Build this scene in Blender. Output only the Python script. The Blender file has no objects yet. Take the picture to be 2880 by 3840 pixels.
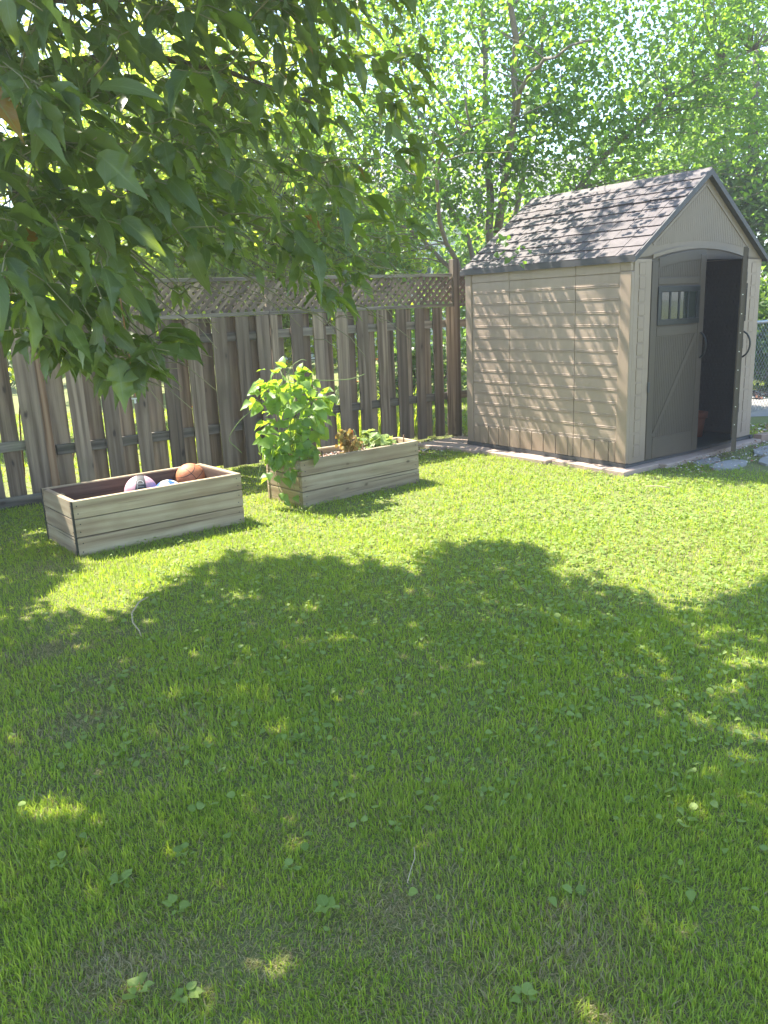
import bpy, bmesh, math, random
import numpy as np
from mathutils import Vector, Matrix
random.seed(7); rng = np.random.default_rng(7)
sc = bpy.context.scene
COL = sc.collection
R = math.radians

# ------------------------------------------------------------------ camera, sky, sun, exposure
PITCH, ROLL, EYE = 0.24814, -0.04285, 1.55
cp, sp = math.cos(PITCH), math.sin(PITCH)
r0 = Vector((1, 0, 0)); fw = Vector((0, cp, -sp)); u0 = Vector((0, sp, cp))
cr, sr = math.cos(ROLL), math.sin(ROLL)
rv = cr * r0 + sr * u0; uv_ = -sr * r0 + cr * u0
cam_d = bpy.data.cameras.new('camera'); cam = bpy.data.objects.new('camera', cam_d); COL.objects.link(cam)
cam_d.sensor_fit = 'VERTICAL'; cam_d.sensor_height = 24.0; cam_d.lens = 18.949
cam_d.clip_start = 0.05; cam_d.clip_end = 600
cam.matrix_world = Matrix(((rv.x, uv_.x, -fw.x, 0), (rv.y, uv_.y, -fw.y, 0), (rv.z, uv_.z, -fw.z, EYE), (0, 0, 0, 1)))
sc.camera = cam
SUN_AZ, SUN_EL = -35.0, 55.5            # direction the light travels (degrees from +X), height of the sun
TAN = math.tan(R(SUN_EL)); SD = np.array([math.cos(R(SUN_AZ)), math.sin(R(SUN_AZ))])
w = bpy.data.worlds.new('World'); sc.world = w; w.use_nodes = True
nt = w.node_tree; bg = nt.nodes['Background']
sky = nt.nodes.new('ShaderNodeTexSky'); sky.sky_type = 'NISHITA'; sky.sun_disc = False
sky.sun_elevation = R(SUN_EL); sky.sun_rotation = math.atan2(-SD[0], -SD[1])
sky.air_density = 1.0; sky.dust_density = 0.6; sky.ozone_density = 1.0
nt.links.new(sky.outputs[0], bg.inputs[0]); bg.inputs[1].default_value = 0.14
sl = bpy.data.lights.new('sun', 'SUN'); sl.energy = 4.6; sl.angle = R(0.53); sl.color = (1.0, 0.93, 0.80)
so = bpy.data.objects.new('sun', sl); COL.objects.link(so)
Ld = Vector((SD[0] * math.cos(R(SUN_EL)), SD[1] * math.cos(R(SUN_EL)), -math.sin(R(SUN_EL))))
so.rotation_euler = Ld.to_track_quat('-Z', 'Y').to_euler(); so.location = (-6, 6, 12)
sc.view_settings.view_transform = 'Standard'; sc.view_settings.look = 'None'
sc.view_settings.exposure = 2.1; sc.view_settings.gamma = 1.0; sc.view_settings.use_curve_mapping = False
sc.render.engine = 'CYCLES'
sc.cycles.use_denoising = True; sc.cycles.volume_bounces = 0
GLARE_HAZE = 0.004  # density of the air volume that imitates lens glare
sc.cycles.max_bounces = 6; sc.cycles.transparent_max_bounces = 6; sc.cycles.diffuse_bounces = 4

# ------------------------------------------------------------------ helpers: materials
def new_mat(name):
    m = bpy.data.materials.new(name); m.use_nodes = True
    t = m.node_tree; t.nodes.clear()
    return m, t
def nd(t, typ, ins=None, **kw):
    n = t.nodes.new(typ)
    for k, v in kw.items(): setattr(n, k, v)
    for k, v in (ins or {}).items():
        s = n.inputs[k]
        if isinstance(v, bpy.types.NodeSocket): t.links.new(v, s)
        else: s.default_value = v
    return n
def c4(c): return (c[0], c[1], c[2], 1.0)
def mix(t, fac, a, b, mode='MIX'):
    n = t.nodes.new('ShaderNodeMix'); n.data_type = 'RGBA'; n.blend_type = mode
    for s, v in ((n.inputs[0], fac), (n.inputs[6], a), (n.inputs[7], b)):
        if isinstance(v, bpy.types.NodeSocket): t.links.new(v, s)
        elif isinstance(v, (int, float)): s.default_value = v
        else: s.default_value = c4(v)
    return n.outputs[2]
def math_(t, op, a, b=0.0, c=None, clamp=False):
    n = t.nodes.new('ShaderNodeMath'); n.operation = op; n.use_clamp = clamp
    for i, v in enumerate((a, b) if c is None else (a, b, c)):
        if isinstance(v, bpy.types.NodeSocket): t.links.new(v, n.inputs[i])
        else: n.inputs[i].default_value = v
    return n.outputs[0]
def ramp(t, fac, stops):
    n = t.nodes.new('ShaderNodeValToRGB'); t.links.new(fac, n.inputs[0])
    e = n.color_ramp.elements
    while len(e) < len(stops): e.new(0.5)
    for i, (p, c) in enumerate(stops):
        e[i].position = p; e[i].color = c4(c) if not isinstance(c, (int, float)) else (c, c, c, 1)
    return n.outputs[0]
def noise(t, vec, scale, detail=3, rough=0.55):
    n = nd(t, 'ShaderNodeTexNoise', {'Scale': scale, 'Detail': detail, 'Roughness': rough})
    if vec is not None: t.links.new(vec, n.inputs['Vector'])
    return n.outputs[0]
def mapping(t, vec, scale=(1, 1, 1), loc=None):
    n = t.nodes.new('ShaderNodeMapping'); t.links.new(vec, n.inputs[0]); n.inputs['Scale'].default_value = scale
    if loc is not None: t.links.new(loc, n.inputs['Location'])
    return n.outputs[0]
def out(t, shader): 
    o = t.nodes.new('ShaderNodeOutputMaterial'); t.links.new(shader, o.inputs[0])
def bump(t, h, strength=0.3, dist=0.01):
    return nd(t, 'ShaderNodeBump', {'Strength': strength, 'Distance': dist, 'Height': h}).outputs[0]
def obj_coord(t):
    """object coordinates shifted by a per-object random offset, so that alike boards differ"""
    tc = t.nodes.new('ShaderNodeTexCoord'); oi = t.nodes.new('ShaderNodeObjectInfo')
    off = nd(t, 'ShaderNodeCombineXYZ', {0: math_(t, 'MULTIPLY', oi.outputs['Random'], 17.0), 1: math_(t, 'MULTIPLY', oi.outputs['Random'], 31.0), 2: math_(t, 'MULTIPLY', oi.outputs['Random'], 57.0)}).outputs[0]
    add = nd(t, 'ShaderNodeVectorMath', {0: tc.outputs['Object'], 1: off}, operation='ADD').outputs[0]
    return add, oi.outputs['Random']

def wood_mat(name, dark, mid, light, knot=(0.06, 0.045, 0.035), axis=2, stain=None, rough=0.85, knots=True, var=0.7, moss=0.0):
    m, t = new_mat(name)
    co, rnd = obj_coord(t)
    s_f = [34, 34, 34]; s_f[axis] = 1.6
    s_c = [9, 9, 9]; s_c[axis] = 0.7
    n1 = noise(t, mapping(t, co, s_f), 1.0, 6, 0.7)
    n2 = noise(t, mapping(t, co, s_c), 1.0, 3, 0.5)
    n3 = noise(t, co, 1.7, 2)
    # flat-sawn figure: distorted bands running along the board
    sw = [4.0, 4.0, 4.0]; sw[axis] = 0.5
    wv = nd(t, 'ShaderNodeTexWave', {'Scale': 1.0, 'Distortion': 9.0, 'Detail': 3.0, 'Detail Scale': 1.2, 'Detail Roughness': 0.6}, wave_type='BANDS', bands_direction='X' if axis != 0 else 'Z')
    t.links.new(mapping(t, co, sw), wv.inputs['Vector'])
    g = math_(t, 'ADD', math_(t, 'MULTIPLY', n1, 0.55), math_(t, 'MULTIPLY', n2, 0.45))
    g = math_(t, 'ADD', math_(t, 'MULTIPLY', g, 0.88), math_(t, 'MULTIPLY', wv.outputs[1], 0.12))
    col = ramp(t, g, [(0.36, dark), (0.5, mid), (0.64, light)])
    # deep cracks
    s_k = [60, 60, 60]; s_k[axis] = 0.9
    ck = ramp(t, noise(t, mapping(t, co, s_k), 1.0, 2, 0.4), [(0.27, (0, 0, 0)), (0.32, (1, 1, 1))])
    col = mix(t, math_(t, 'MULTIPLY', math_(t, 'SUBTRACT', 1.0, ck), 0.7), col, knot)
    if stain:
        col = mix(t, math_(t, 'MULTIPLY', ramp(t, n3, [(0.5, 0.0), (0.68, 1.0)]), 0.6), col, stain)
    if moss:
        nm = noise(t, co, 4.0, 4, 0.7)
        col = mix(t, math_(t, 'MULTIPLY', ramp(t, nm, [(0.5, 0.0), (0.7, 1.0)]), moss), col, (0.12, 0.15, 0.05))
    h = g
    if knots:
        sk = [7.0, 7.0, 7.0]; sk[axis] = 4.2
        vo = nd(t, 'ShaderNodeTexVoronoi', {'Scale': 1.0}); t.links.new(nd(t, 'ShaderNodeVectorMath', {0: mapping(t, co, sk), 1: nd(t, 'ShaderNodeCombineXYZ', {0: math_(t, 'MULTIPLY', n1, .25), 1: math_(t, 'MULTIPLY', n2, .2), 2: math_(t, 'MULTIPLY', n1, .3)}).outputs[0]}, operation='ADD').outputs[0], vo.inputs['Vector'])
        kd = ramp(t, vo.outputs['Distance'], [(0.05, 1.0), (0.12, 0.0)])
        halo = ramp(t, vo.outputs['Distance'], [(0.1, 1.0), (0.34, 0.0)])
        col = mix(t, math_(t, 'MULTIPLY', halo, 0.35), col, dark)
        col = mix(t, kd, col, knot)
        h = math_(t, 'SUBTRACT', h, math_(t, 'MULTIPLY', kd, 0.4))
    v = math_(t, 'ADD', math_(t, 'MULTIPLY', rnd, var), 1.0 - var / 2)
    col = mix(t, 1.0, col, nd(t, 'ShaderNodeCombineColor', {0: v, 1: v, 2: v}).outputs[0], 'MULTIPLY')
    b = nd(t, 'ShaderNodeBsdfPrincipled', {'Base Color': col, 'Roughness': rough, 'Normal': bump(t, math_(t, 'ADD', h, ck), 0.4, 0.003)})
    out(t, b.outputs[0]); return m

def plain(name, col, rough=0.6, metallic=0.0, noise_amt=0.15, nscale=12.0, bump_s=0.0, bscale=60, spec=0.5):
    m, t = new_mat(name)
    co, rnd = obj_coord(t)
    n1 = noise(t, co, nscale, 4, 0.6)
    v = math_(t, 'ADD', math_(t, 'MULTIPLY', math_(t, 'SUBTRACT', n1, 0.5), noise_amt * 4), 1.0)
    c = mix(t, 1.0, col, nd(t, 'ShaderNodeCombineColor', {0: v, 1: v, 2: v}).outputs[0], 'MULTIPLY')
    ins = {'Base Color': c, 'Roughness': rough, 'Metallic': metallic, 'Specular IOR Level': spec}
    if bump_s: ins['Normal'] = bump(t, noise(t, co, bscale, 3), bump_s, 0.003)
    out(t, nd(t, 'ShaderNodeBsdfPrincipled', ins).outputs[0]); return m

def plastic_grain(name, col, axis, rough=0.5, contrast=0.1):
    """moulded resin with a shallow imitation wood grain along one axis"""
    m, t = new_mat(name)
    tc = t.nodes.new('ShaderNodeTexCoord'); geo = t.nodes.new('ShaderNodeNewGeometry')
    s = [120, 120, 120]; s[axis] = 5
    co, rnd = obj_coord(t)
    g = noise(t, mapping(t, co, s), 1.0, 3, 0.6)
    big = noise(t, geo.outputs['Position'], 1.6, 4, 0.6)
    dust = noise(t, geo.outputs['Position'], 9.0, 5, 0.7)
    v = math_(t, 'ADD', math_(t, 'ADD', math_(t, 'MULTIPLY', math_(t, 'SUBTRACT', g, 0.5), contrast), math_(t, 'MULTIPLY', math_(t, 'SUBTRACT', big, 0.5), 0.30)), 1.0)
    v = math_(t, 'ADD', v, math_(t, 'MULTIPLY', math_(t, 'SUBTRACT', dust, 0.5), 0.16))
    c = mix(t, 1.0, col, nd(t, 'ShaderNodeCombineColor', {0: v, 1: v, 2: v}).outputs[0], 'MULTIPLY')
    pz_ = nd(t, 'ShaderNodeSeparateXYZ', {0: geo.outputs['Position']}).outputs[2]
    mud = math_(t, 'MULTIPLY', math_(t, 'SUBTRACT', 1.0, math_(t, 'MULTIPLY', pz_, 3.2), clamp=True), math_(t, 'MULTIPLY', dust, 1.1), clamp=True)
    strk = ramp(t, noise(t, mapping(t, geo.outputs['Position'], (9, 9, .7)), 1.0, 4, .7), [(0.52, 0.0), (0.72, 1.0)])
    c = mix(t, math_(t, 'MULTIPLY', strk, .16), c, (0.13, 0.105, 0.075)); c = mix(t, math_(t, 'MULTIPLY', mud, .75), c, (0.15, 0.11, 0.07))
    out(t, nd(t, 'ShaderNodeBsdfPrincipled', {'Base Color': c, 'Roughness': rough, 'Specular IOR Level': 0.35, 'Normal': bump(t, g, 0.35, 0.002)}).outputs[0])
    return m

def leaf_mat(name, ca, cb, tr, trans=0.45, rough=0.42, vein=0.35, veinscale=14.0, spec=0.5, odd=None):
    m, t = new_mat(name)
    at = nd(t, 'ShaderNodeAttribute', attribute_name='rnd'); oi = t.nodes.new('ShaderNodeObjectInfo')
    r = math_(t, 'FRACT', math_(t, 'ADD', at.outputs['Fac'], oi.outputs['Random']))
    col = mix(t, r, ca, cb)
    r2 = math_(t, 'FRACT', math_(t, 'MULTIPLY', r, 7.31))
    trc = mix(t, r2, tuple(x * 0.75 for x in tr), tuple(min(1, x * 1.25) for x in tr))
    if odd:
        o = math_(t, 'GREATER_THAN', math_(t, 'FRACT', math_(t, 'MULTIPLY', r, 23.7)), 1 - odd[1])
        col = mix(t, o, col, odd[0]); trc = mix(t, o, trc, odd[0])
    uv = nd(t, 'ShaderNodeUVMap', uv_map='uv'); sx = nd(t, 'ShaderNodeSeparateXYZ', {0: uv.outputs[0]})
    across = math_(t, 'ABSOLUTE', math_(t, 'SUBTRACT', sx.outputs[0], 0.5))
    mid = math_(t, 'LESS_THAN', across, 0.03)
    sv = math_(t, 'FRACT', math_(t, 'MULTIPLY', math_(t, 'SUBTRACT', sx.outputs[1], math_(t, 'MULTIPLY', across, 0.55)), veinscale * 0.6))
    side = math_(t, 'LESS_THAN', sv, 0.12)
    vv = math_(t, 'MULTIPLY', math_(t, 'MAXIMUM', mid, math_(t, 'MULTIPLY', side, 0.55)), vein)
    col = mix(t, vv, col, tuple(min(1, x * 2.2 + .03) for x in cb))
    geo = t.nodes.new('ShaderNodeNewGeometry')
    col = mix(t, math_(t, 'MULTIPLY', geo.outputs['Backfacing'], 0.45), col, tuple(x * 1.5 + 0.025 for x in ca))
    p = nd(t, 'ShaderNodeBsdfPrincipled', {'Base Color': col, 'Roughness': rough, 'Specular IOR Level': spec, 'Normal': bump(t, sv, 0.15, 0.002)})
    tb = nd(t, 'ShaderNodeBsdfTranslucent', {'Color': mix(t, vv, trc, tuple(x * 0.5 for x in tr))})
    ms = nd(t, 'ShaderNodeMixShader', {0: trans}); t.links.new(p.outputs[0], ms.inputs[1]); t.links.new(tb.outputs[0], ms.inputs[2])
    out(t, ms.outputs[0]); return m

# ------------------------------------------------------------------ helpers: objects
def thing(name, label, cat, loc=(0, 0, 0), rotz=0.0, group=None):
    o = bpy.data.objects.new(name, None); COL.objects.link(o)
    o.location = loc; o.rotation_euler = (0, 0, rotz); o.empty_display_size = 0.1
    o['label'] = label; o['category'] = cat
    if group: o['group'] = group
    return o
def link(name, me, mat=None, parent=None, loc=(0, 0, 0), rot=(0, 0, 0), scale=None, kind=None):
    if mat is not None and not me.materials: me.materials.append(mat)
    o = bpy.data.objects.new(name, me); COL.objects.link(o)
    o.parent = parent; o.location = loc; o.rotation_euler = rot
    if scale: o.scale = scale
    if kind: o['kind'] = kind
    return o
def tag(o, label, cat, group=None):
    o['label'] = label; o['category'] = cat
    if group: o['group'] = group
    return o
def mesh_py(name, V, F, smooth=False):
    me = bpy.data.meshes.new(name); me.from_pydata([tuple(v) for v in V], [], [tuple(f) for f in F]); me.update()
    if smooth: me.polygons.foreach_set('use_smooth', [True] * len(me.polygons))
    return me
def mesh_np(name, V, F, rnd=None, uv=None, smooth=True):
    """fast triangle mesh"""
    me = bpy.data.meshes.new(name); V = np.asarray(V, np.float32); F = np.asarray(F, np.int32)
    me.vertices.add(len(V)); me.vertices.foreach_set('co', V.ravel())
    me.loops.add(F.size); me.loops.foreach_set('vertex_index', F.ravel())
    me.polygons.add(len(F)); me.polygons.foreach_set('loop_start', np.arange(0, F.size, 3, dtype=np.int32))
    me.polygons.foreach_set('use_smooth', np.full(len(F), smooth))
    if rnd is not None:
        a = me.attributes.new('rnd', 'FLOAT', 'POINT'); a.data.foreach_set('value', np.asarray(rnd, np.float32))
    if uv is not None:
        l = me.uv_layers.new(name='uv'); l.data.foreach_set('uv', np.asarray(uv, np.float32)[F.ravel()].ravel())
    me.update(calc_edges=True); me.validate()
    return me
def box_mesh(name, sx, sy, sz, bev=0.0, origin='base'):
    """box centred in x and y, standing on z=0"""
    bm = bmesh.new(); bmesh.ops.create_cube(bm, size=1.0)
    for v in bm.verts: v.co = Vector((v.co.x * sx, v.co.y * sy, (v.co.z + (0.5 if origin == 'base' else 0)) * sz))
    if bev: bmesh.ops.bevel(bm, geom=bm.edges[:], offset=bev, segments=1, affect='EDGES')
    me = bpy.data.meshes.new(name); bm.to_mesh(me); bm.free(); return me
def boxes_mesh(name, lst, bev=0.0):
    """several boxes (x0,x1,y0,y1,z0,z1) as one mesh"""
    bm = bmesh.new()
    for (x0, x1, y0, y1, z0, z1) in lst:
        r = bmesh.ops.create_cube(bm, size=1.0)
        for v in r['verts']: v.co = Vector(((x0 + x1) / 2 + v.co.x * (x1 - x0), (y0 + y1) / 2 + v.co.y * (y1 - y0), (z0 + z1) / 2 + v.co.z * (z1 - z0)))
    if bev: bmesh.ops.bevel(bm, geom=bm.edges[:], offset=bev, segments=1, affect='EDGES')
    me = bpy.data.meshes.new(name); bm.to_mesh(me); bm.free(); return me
def prism(name, pts, axis, a, b):
    """extrude a 2-D outline; axis 'x': pts are (y,z), 'y': (x,z), 'z': (x,y)"""
    def P(p, t): return {'x': (t, p[0], p[1]), 'y': (p[0], t, p[1]), 'z': (p[0], p[1], t)}[axis]
    n = len(pts); V = [P(p, a) for p in pts] + [P(p, b) for p in pts]
    F = [tuple(range(n))[::-1], tuple(range(n, 2 * n))] + [(i, (i + 1) % n, n + (i + 1) % n, n + i) for i in range(n)]
    me = mesh_py(name, V, F); bm = bmesh.new(); bm.from_mesh(me); bmesh.ops.recalc_face_normals(bm, faces=bm.faces); bm.to_mesh(me); bm.free()
    return me
def tube_arrays(path, radii, sides=6):
    P = np.asarray(path, float); n = len(P); radii = np.broadcast_to(np.asarray(radii, float), (n,))
    T = np.gradient(P, axis=0); T /= np.linalg.norm(T, axis=1)[:, None] + 1e-9
    ref = np.array([0.3, 0.2, 0.93]); V = []
    for i in range(n):
        a = np.cross(T[i], ref); a /= np.linalg.norm(a) + 1e-9; b = np.cross(T[i], a)
        for k in range(sides):
            an = 2 * math.pi * k / sides; V.append(P[i] + radii[i] * (math.cos(an) * a + math.sin(an) * b))
    F = []
    for i in range(n - 1):
        for k in range(sides):
            k2 = (k + 1) % sides; A, B, C, D = i * sides + k, i * sides + k2, (i + 1) * sides + k2, (i + 1) * sides + k
            F += [(A, B, C), (A, C, D)]
    c0 = len(V); V.append(P[0]); V.append(P[-1])
    for k in range(sides):
        F.append((c0, (k + 1) % sides, k)); F.append((c0 + 1, (n - 1) * sides + k, (n - 1) * sides + (k + 1) % sides))
    return np.array(V), np.array(F)
def tubes_mesh(name, specs, base=(0, 0, 0)):
    VV, FF, o = [], [], 0
    for path, rad, sides in specs:
        V, F = tube_arrays(path, rad, sides); VV.append(V - np.array(base)); FF.append(F + o); o += len(V)
    return mesh_np(name, np.concatenate(VV), np.concatenate(FF))
def wobble(a, b, n=7, amp=0.05, sag=0.0):
    a, b = np.array(a, float), np.array(b, float); L = np.linalg.norm(b - a)
    t = np.linspace(0, 1, n)[:, None]; p = a + (b - a) * t
    ph = rng.uniform(0, 6, 3); 
    for k in range(3): p[:, k] += amp * L * np.sin(t[:, 0] * 5 + ph[k]) * np.sin(math.pi * t[:, 0])
    p[:, 2] -= sag * np.sin(math.pi * t[:, 0] * 0.5) ** 2
    return p

# ---- leaves
def leaf_template(prof, ns_mid=True, L=1.0, W=0.5, fold=0.35, droop=0.25, wave=0.0):
    """prof: list of (t, half width as fraction). returns verts, tris, uv. length along +y, up +z"""
    V, UV = [], []
    for i, (t, h) in enumerate(prof):
        z = -droop * t * t * L; y = t * L * (1 - 0.12 * t * droop)
        hw = h * W
        wz = wave * math.sin(i * 2.1)
        V += [(-hw, y, z + fold * hw + wz * hw), (0, y, z), (hw, y, z + fold * hw - wz * hw)]; UV += [(0, t), (0.5, t), (1, t)]
    F = []
    for i in range(len(prof) - 1):
        a = 3 * i
        F += [(a, a + 1, a + 4), (a, a + 4, a + 3), (a + 1, a + 2, a + 5), (a + 1, a + 5, a + 4)]
    return np.array(V, float), np.array(F), np.array(UV, float)
MAPLE = [[(0, .02), (.1, .55), (.22, .88), (.34, .98), (.42, 1.12), (.45, .80), (.58, .74), (.62, .52), (.8, .26), (1.0, .0)],
         [(0, .02), (.08, .6), (.2, .92), (.3, .95), (.34, .82), (.5, .86), (.56, .88), (.6, .58), (.75, .38), (.88, .15), (1.0, .0)],
         [(0, .02), (.12, .5), (.28, .78), (.42, .84), (.58, .74), (.72, .52), (.86, .25), (1.0, .0)]]
T_NEAR = [leaf_template(MAPLE[i % 3], W=w_, fold=f_, droop=d_, wave=wv) for i, (w_, f_, d_, wv) in enumerate([(.23, .35, .22, .1), (.21, .5, .35, .2), (.18, .2, .45, .05), (.25, .3, .1, .25), (.17, .65, .3, .1), (.22, .15, .6, .35), (.20, .9, .2, .1), (.19, .1, -.1, .2)])]
T_SHADE = [leaf_template([(0, .05), (.3, .9), (.6, .7), (1, 0)], W=.27, fold=.3, droop=.2)]
T_HEART = [leaf_template([(0, .35), (.18, .95), (.4, 1.0), (.7, .6), (1, 0)], W=.42, fold=f_, droop=d_) for f_, d_ in ((.2, .2), (.45, .3), (.1, .5))]
T_BEAN = [leaf_template([(-.06, .3), (.06, .8), (.22, 1.0), (.42, .92), (.65, .6), (.85, .25), (1, 0)], W=.46, fold=f_, droop=d_, wave=wv) for f_, d_, wv in ((.25, .3, .1), (.5, .2, .15), (.1, .6, .2), (.35, .45, .0))]
T_SMALL = [leaf_template([(0, .2), (.35, 1.0), (1, 0)], W=.34, fold=f_, droop=.25) for f_ in (.2, .5)]
T_ROUND = [leaf_template([(0, .4), (.2, .95), (.55, 1.0), (.85, .6), (1, .1)], W=.5, fold=f_, droop=.15) for f_ in (.1, .3)]
T_VINE = [leaf_template([(-.1, .4), (.05, 1.0), (.12, .75), (.3, .95), (.45, .98), (.5, .7), (.75, .42), (1, 0)], W=.52, fold=f_, droop=d_, wave=.1) for f_, d_ in ((.2, .3), (.35, .15))]
def frames(D, N):
    D = D / (np.linalg.norm(D, axis=1)[:, None] + 1e-9)
    X = np.cross(D, N); X /= np.linalg.norm(X, axis=1)[:, None] + 1e-9
    return X, D, np.cross(X, D)
def leaves_mesh(name, tmpls, P, D, N, S, base=(0, 0, 0)):
    P = np.asarray(P) - np.array(base); n = len(P); X, Y, Z = frames(np.asarray(D, float), np.asarray(N, float)); S = np.asarray(S)
    which = rng.integers(0, len(tmpls), n); VV, FF, UU, RR, o = [], [], [], [], 0
    for k, (tv, tf, tu) in enumerate(tmpls):
        i = np.where(which == k)[0]
        if not len(i): continue
        V = P[i, None, :] + S[i, None, None] * (tv[None, :, 0, None] * X[i, None, :] + tv[None, :, 1, None] * Y[i, None, :] + tv[None, :, 2, None] * Z[i, None, :])
        m = len(tv); VV.append(V.reshape(-1, 3)); FF.append((tf[None] + (np.arange(len(i)) * m)[:, None, None] + o).reshape(-1, 3))
        UU.append(np.tile(tu, (len(i), 1))); RR.append(np.repeat(rng.random(len(i)), m)); o += len(i) * m
    return mesh_np(name, np.concatenate(VV), np.concatenate(FF), np.concatenate(RR), np.concatenate(UU))
_lm = {}
def leaf_objects(parent, key, tmpls, mat, P, D, N, S, base=(0, 0, 0), name='leaf'):
    """one object per leaf, sharing the template meshes"""
    if key not in _lm:
        _lm[key] = []
        for k, (tv, tf, tu) in enumerate(tmpls):
            me = mesh_np(key, tv, tf, None, tu); me.materials.append(mat); _lm[key].append(me)
    X, Y, Z = frames(np.asarray(D, float), np.asarray(N, float))
    for i in range(len(P)):
        o = bpy.data.objects.new(name, _lm[key][i % len(_lm[key])]); COL.objects.link(o); o.parent = parent
        s = float(S[i]); p = np.asarray(P[i]) - np.array(base)
        o.matrix_local = Matrix(((X[i][0] * s, Y[i][0] * s, Z[i][0] * s, p[0]), (X[i][1] * s, Y[i][1] * s, Z[i][1] * s, p[1]), (X[i][2] * s, Y[i][2] * s, Z[i][2] * s, p[2]), (0, 0, 0, 1)))
def unit(n):
    v = rng.normal(size=(n, 3)); return v / np.linalg.norm(v, axis=1)[:, None]
def vnoise(x, y, seed=0, f=1.0):
    g = np.random.default_rng(seed); s = 0
    for k in range(7):
        a = g.uniform(0, 6.28); q = f * g.uniform(.6, 1.9); s = s + np.sin(q * (math.cos(a) * x + math.sin(a) * y) + g.uniform(0, 6.28))
    return s / 7 ** .5
def in_poly(x, y, poly):
    inside = np.zeros(x.shape, bool); n = len(poly)
    for i in range(n):
        x1, y1 = poly[i]; x2, y2 = poly[(i + 1) % n]
        c = ((y1 > y) != (y2 > y)) & (x < (x2 - x1) * (y - y1) / (y2 - y1 + 1e-12) + x1); inside ^= c
    return inside

# ------------------------------------------------------------------ materials
M = {}
M['fence'] = wood_mat('weathered_fence_wood', (0.09, 0.064, 0.045), (0.205, 0.156, 0.114), (0.33, 0.262, 0.198), moss=0.12, stain=(0.15, 0.115, 0.09))
M['fence_x'] = wood_mat('weathered_rail_wood', (0.08, 0.067, 0.055), (0.17, 0.148, 0.122), (0.27, 0.24, 0.20), axis=0, moss=0.25)
M['cedar'] = wood_mat('brown_cedar_post', (0.10, 0.055, 0.03), (0.24, 0.14, 0.08), (0.36, 0.24, 0.15))
M['plank_x'] = wood_mat('planter_plank_wood', (0.24, 0.17, 0.105), (0.36, 0.28, 0.18), (0.45, 0.37, 0.25), knot=(0.10, 0.07, 0.04), axis=0, stain=(0.27, 0.18, 0.11), moss=0.14, var=0.3)
M['plank_in'] = wood_mat('dark_inner_plank_wood', (0.07, 0.04, 0.028), (0.12, 0.07, 0.05), (0.17, 0.11, 0.08), axis=0, var=0.2)  # darker brown than the outer planks
M['black'] = plain('black_plastic', (0.012, 0.013, 0.014), 0.45)
M['tan_x'] = plastic_grain('tan_resin_side', (0.35, 0.27, 0.215), 1)
M['tan_z'] = plastic_grain('tan_resin_post', (0.31, 0.235, 0.18), 2)
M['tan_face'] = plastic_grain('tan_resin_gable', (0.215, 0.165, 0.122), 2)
M['door'] = plastic_grain('taupe_resin_door', (0.085, 0.066, 0.050), 2)
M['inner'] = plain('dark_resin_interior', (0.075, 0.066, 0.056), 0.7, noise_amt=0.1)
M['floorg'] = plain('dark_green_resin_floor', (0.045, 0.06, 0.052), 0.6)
M['base'] = plain('dark_grey_resin_base', (0.06, 0.06, 0.062), 0.6)
M['fascia'] = plain('charcoal_roof_edge', (0.05, 0.048, 0.052), 0.55, noise_amt=0.08)
M['clay'] = plain('terracotta', (0.26, 0.08, 0.04), 0.8)
M['screw'] = plain('bright_screw_metal', (0.8, 0.8, 0.78), 0.3, 0.6, 0.02)
M['galv'] = plain('galvanised_steel', (0.35, 0.36, 0.37), 0.4, 0.8, 0.06)
M['bark'] = plain('grey_brown_bark', (0.13, 0.105, 0.08), 0.9, noise_amt=0.25, nscale=25, bump_s=0.6, bscale=50)
M['pale_bark'] = plain('pale_grey_bark', (0.22, 0.185, 0.15), 0.9, noise_amt=0.2, nscale=25, bump_s=0.5, bscale=50)
M['twig'] = plain('pale_green_twig', (0.24, 0.22, 0.11), 0.6, noise_amt=0.1)
M['soil'] = plain('dark_soil', (0.05, 0.035, 0.025), 0.95, noise_amt=0.25, nscale=40, bump_s=0.8, bscale=40)
# roof shingle resin: speckled grey brown
m, t = new_mat('grey_brown_shingle'); co, rnd = obj_coord(t)
geo = t.nodes.new('ShaderNodeNewGeometry')
sp1 = noise(t, geo.outputs['Position'], 160, 2, 0.7); sp2 = noise(t, geo.outputs['Position'], 14, 5, 0.7)
col = ramp(t, math_(t, 'ADD', math_(t, 'MULTIPLY', sp1, 0.5), math_(t, 'MULTIPLY', sp2, 0.5)), [(0.35, (0.05, 0.04, 0.043)), (0.5, (0.082, 0.067, 0.072)), (0.66, (0.135, 0.115, 0.122))])
col = mix(t, math_(t, 'MULTIPLY', rnd, 0.25), col, (0.09, 0.07, 0.07))
out(t, nd(t, 'ShaderNodeBsdfPrincipled', {'Base Color': col, 'Roughness': 0.6, 'Specular IOR Level': 0.4, 'Normal': bump(t, sp1, 0.5, 0.002)}).outputs[0]); M['shingle'] = m
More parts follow.
